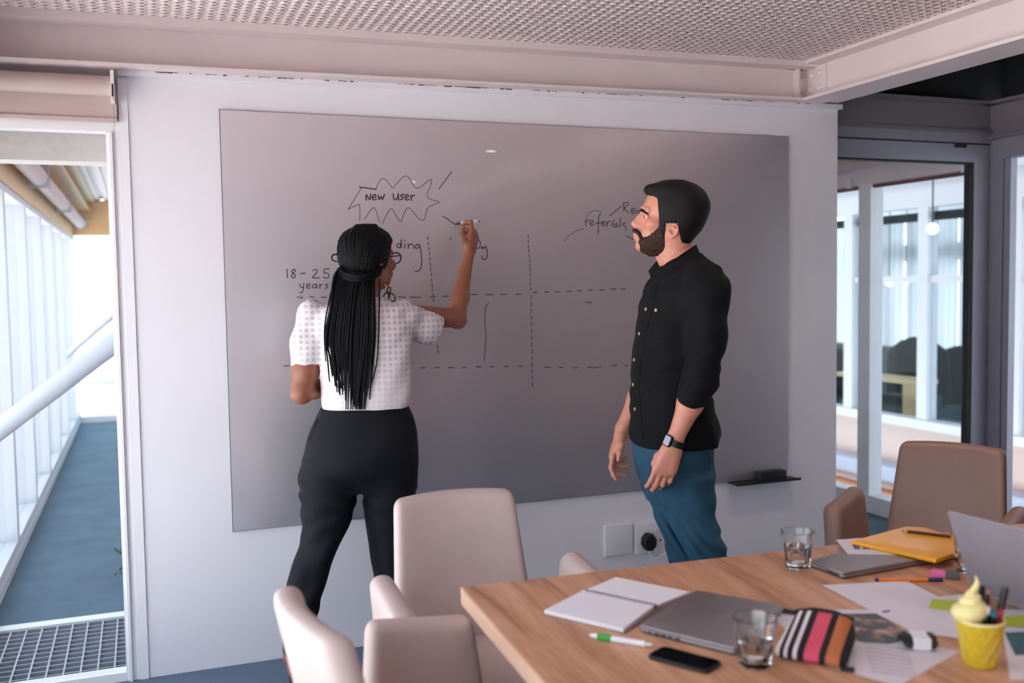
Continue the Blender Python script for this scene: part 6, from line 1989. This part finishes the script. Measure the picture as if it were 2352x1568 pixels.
# braids ------------------------------------------------------------
hc = Field(HW + np.array([-.16, -.16, -.16]), HW + np.array([.16, .16, .15]), .0035)
hc.loft(wl(face2), n=2.15, smoothing=.012, rot=LROT, piv=(HW[0], HW[1]), off=.0085)
def cap_region(U, D, W):
    x = ((U - HW[0]) * XA[0] + (D - HW[1]) * XA[1]) * 1000 / SC; w_ = (W - HW[2]) * 1000 / SC
    return (np.interp(x, [-120, -95, -80, -60, -42, -30, -10, 20, 60, 120], [74, 66, 52, 30, -10, -40, -66, -80, -86, -86]) - w_) * .0006
hc.clip(cap_region, .004)
hair = solid(wom, 'hair', hc, M_braid, wom.root, 1)


def braid(pts, r, n=7, plait=.0085, tip=.45):
    P = [np.array(p) for p in pts]
    seg = np.concatenate([[0], np.cumsum([np.linalg.norm(b - a) for a, b in zip(P[:-1], P[1:])])])
    m_ = max(8, int(seg[-1] / (plait / 2)))
    ss = np.linspace(0, seg[-1], m_); A = np.stack(P)
    Q = np.stack([np.interp(ss, seg, A[:, k]) for k in range(3)], 1)
    rr = [r * (1 - (1 - tip) * (s_ / seg[-1]) ** 2.5) * (1 + .13 * (1 if i % 2 else -1)) for i, s_ in enumerate(ss)]
    o = MB().tube([wloc(q) for q in Q], rr, n).build('braid', M_braid, hair, 180)
    return o


def skin_r(dirv):
    """radius of the hair cap along a direction from the head centre"""
    lo, hi = .05, .16
    p0 = HW
    for _ in range(16):
        m_ = (lo + hi) / 2; p = p0 + dirv * m_
        i = [min(len(hc.ax[k]) - 1, max(0, int(round((p[k] - hc.ax[k][0]) / hc.h)))) for k in range(3)]
        if hcD[tuple(i)] < 0: lo = m_
        else: hi = m_
    return lo


hcf = Field(HW + np.array([-.16, -.16, -.16]), HW + np.array([.16, .16, .15]), .0035)
hcf.loft(wl(face2), n=2.15, smoothing=.012, rot=LROT, piv=(HW[0], HW[1]), off=.0085)
hcD = hcf.D
gdir = wL(822, 632, -.095) - HW; gdir /= np.linalg.norm(gdir)
nb_ = 84
for k in range(nb_):
    f = k / (nb_ - 1); ph = math.radians(-112 + 224 * f)         # round the hairline from the left temple to the right
    y = 72 * math.cos(ph * .80) - 12; x = -78 * math.cos(ph) ** 1 if abs(ph) < math.pi / 2 else -78 * math.cos(ph) * .5
    s0 = wp(x, y, 82 * math.sin(ph)) - HW; s0 /= np.linalg.norm(s0)
    jit = np.array([rng.uniform(-.05, .05), 0, rng.uniform(-.05, .05)])
    g = gdir + jit + np.array([.75 * (f - .5), 0, .10 * math.cos(ph)]); g /= np.linalg.norm(g)
    m_ = wp(40, 96 * math.cos(ph * .72) - 4, 88 * math.sin(ph * .95)) - HW; m_ /= np.linalg.norm(m_)
    pts = []
    for t_ in np.linspace(0, 1, 18):
        dv = (1 - t_) ** 2 * s0 + 2 * t_ * (1 - t_) * m_ * 1.25 + t_ * t_ * g
        dv /= np.linalg.norm(dv)
        pts.append(HW + dv * (skin_r(dv) + .0030))
    braid(pts, .0054, 6, .012, .9)
# wrapped tie at the back of the head
for k in range(3):
    a = [wL(880 - 4 * k, 612 + 7 * k, -.055), wL(862, 622 + 7 * k, -.088), wL(838, 632 + 5 * k, -.112), wL(812, 634 + 5 * k, -.112), wL(790, 626 + 6 * k, -.090), wL(776, 618 + 6 * k, -.06)]
    braid(smooth(a, 4), .0068, 7, .011, .9)
# side locks that fall from behind the temples, and the long curtain down the back
for k in range(92):
    f = (k + .5) / 92 if k < 84 else rng.uniform(.0, 1.0)
    layer = rng.randint(0, 3)
    xt = 784 + 82 * f; yt = 612 + 26 * (1 - (2 * f - 1) ** 2) + rng.uniform(-6, 6)
    xm = 748 + 122 * f + rng.uniform(-3, 3); xe = 762 + 88 * f + rng.uniform(-7, 7)
    ye = 905 - 60 * abs(f - .72) - 70 * max(0, .25 - f) + rng.uniform(-40, 40) + (25 if .35 < f < .95 else 0)
    ye = min(ye, 940)
    d0 = -.050 - .045 * math.sin(math.pi * f) - .004 * layer; d1 = -.122 - .005 * layer; d2 = -.128 - .004 * layer
    pts = [wL(xt, yt, d0), wL(xt * .8 + xm * .2 - 10 * (1 - f) ** 2, yt + 26, d0 * .7 + d1 * .3 - .004), wL(xt * .35 + xm * .65, 700, d1), wL(xm, 775, d1 - .002), wL(xm * .45 + xe * .55, (775 + ye) / 2 + 8, d2), wL(xe, ye, d2)]
    braid(smooth(pts, 4), .0042, 6, .009, .5)
for a in ([(872, 640), (871, 700), (869, 780), (864, 840), (850, 888)], [(768, 640), (750, 720), (745, 770), (748, 830)], [(776, 584), (765, 585), (762, 592), (767, 599), (778, 600)]):
    braid(smooth([wL(x, y, -.10 if y < 700 else -.128) for x, y in a], 4), .0030, 6, .009, .6)

# glasses and earring ----------------------------------------------
M_frame = mat('black_spectacle_frame', lin(16, 15, 18), 0.3)
gl = empty('glasses', parent=wom.root)
for s_ in (-1, 1):
    ring = []
    for a in np.linspace(0, 2 * math.pi, 29)[:-1]:
        cx_, cy_ = 26 * math.cos(a), 22 * math.sin(a)
        if cy_ > 0: cy_ *= .92; cx_ *= 1.06
        ring.append(wloc(wp(-121 + .10 * abs(cx_ + 32 * 1) * .2, -6 + cy_, s_ * (33 + cx_))))
    MB().tube(ring + [ring[0], ring[1]], .0024, 8, cap=False).build('lens_rim', M_frame, gl, 60)
    MB().tube([wloc(wp(-117, 4, s_ * 62)), wloc(wp(-100, 2, s_ * 76)), wloc(wp(-40, -4, s_ * 80)), wloc(wp(6, -8, s_ * 78))], .0024, 8).build('temple_arm', M_frame, gl, 60)
MB().tube([wloc(wp(-121, 0, -9)), wloc(wp(-123, 3, 0)), wloc(wp(-121, 0, 9))], .0022, 8).build('bridge', M_frame, gl, 60)
M_gold = mat('gold_metal', lin(214, 164, 70), 0.25, 0.9, var=0.03)
er = empty('earring', parent=wom.root)
e0 = wL(885, 652, -.035)
MB().tube([wloc(e0), wloc(wL(888, 662, -.035)), wloc(wL(891, 668, -.035))], .0022, 8).build('gold_hook', M_gold, er, 60)
for (cx_, cy_, rx, ry, rt_) in ((888, 681, 7, 11, .3), (900, 683, 7, 10, -.5), (893, 667, 4, 8, .2)):
    ring = []
    for a in np.linspace(0, 2 * math.pi, 23):
        x = rx * math.cos(a); y = ry * math.sin(a)
        ring.append(wloc(wL(cx_ + x * math.cos(rt_) - y * math.sin(rt_), cy_ + x * math.sin(rt_) + y * math.cos(rt_), -.036)))
    MB().tube(ring, .0026, 7, cap=False).build('black_loop', M_frame, er, 60)
MB().tube([wloc(wL(896, 682, -.036)), wloc(wL(897, 690, -.036))], .0035, 8).build('gold_bead', M_gold, er, 60)

# marker in her right hand -----------------------------------------
tipw = Vector(at(1046, 514, y=BY - .001)); endw = Vector(wom.W(wL(1100, 508, .385)))
mk = empty('board_marker', tuple(tipw)); tag(mk, 'white board marker with a black tip held in the woman\'s right hand', 'marker')
dv = endw - tipw
MB().tube([Vector((0, 0, 0)), dv * .05], [.0015, .0028], 10).build('felt_tip', M_blackp, mk, 50)
MB().tube([dv * .05, dv * .10, dv * .30], [.004, .0062, .0075], 14).build('black_nose', M_blackp, mk, 50)
MB().tube([dv * .30, dv * .94], .0078, 16).build('barrel', M_wp, mk, 50)
MB().tube([dv * .42, dv * .46], .0081, 16).build('black_band', M_blackp, mk, 50)
MB().tube([dv * .94, dv * 1.0], [.0078, .0066], 16).build('end_cap', M_wp, mk, 50)
MB().tube([dv * 1.0, dv * 1.004], .004, 12).build('end_plug', M_blackp, mk, 50)
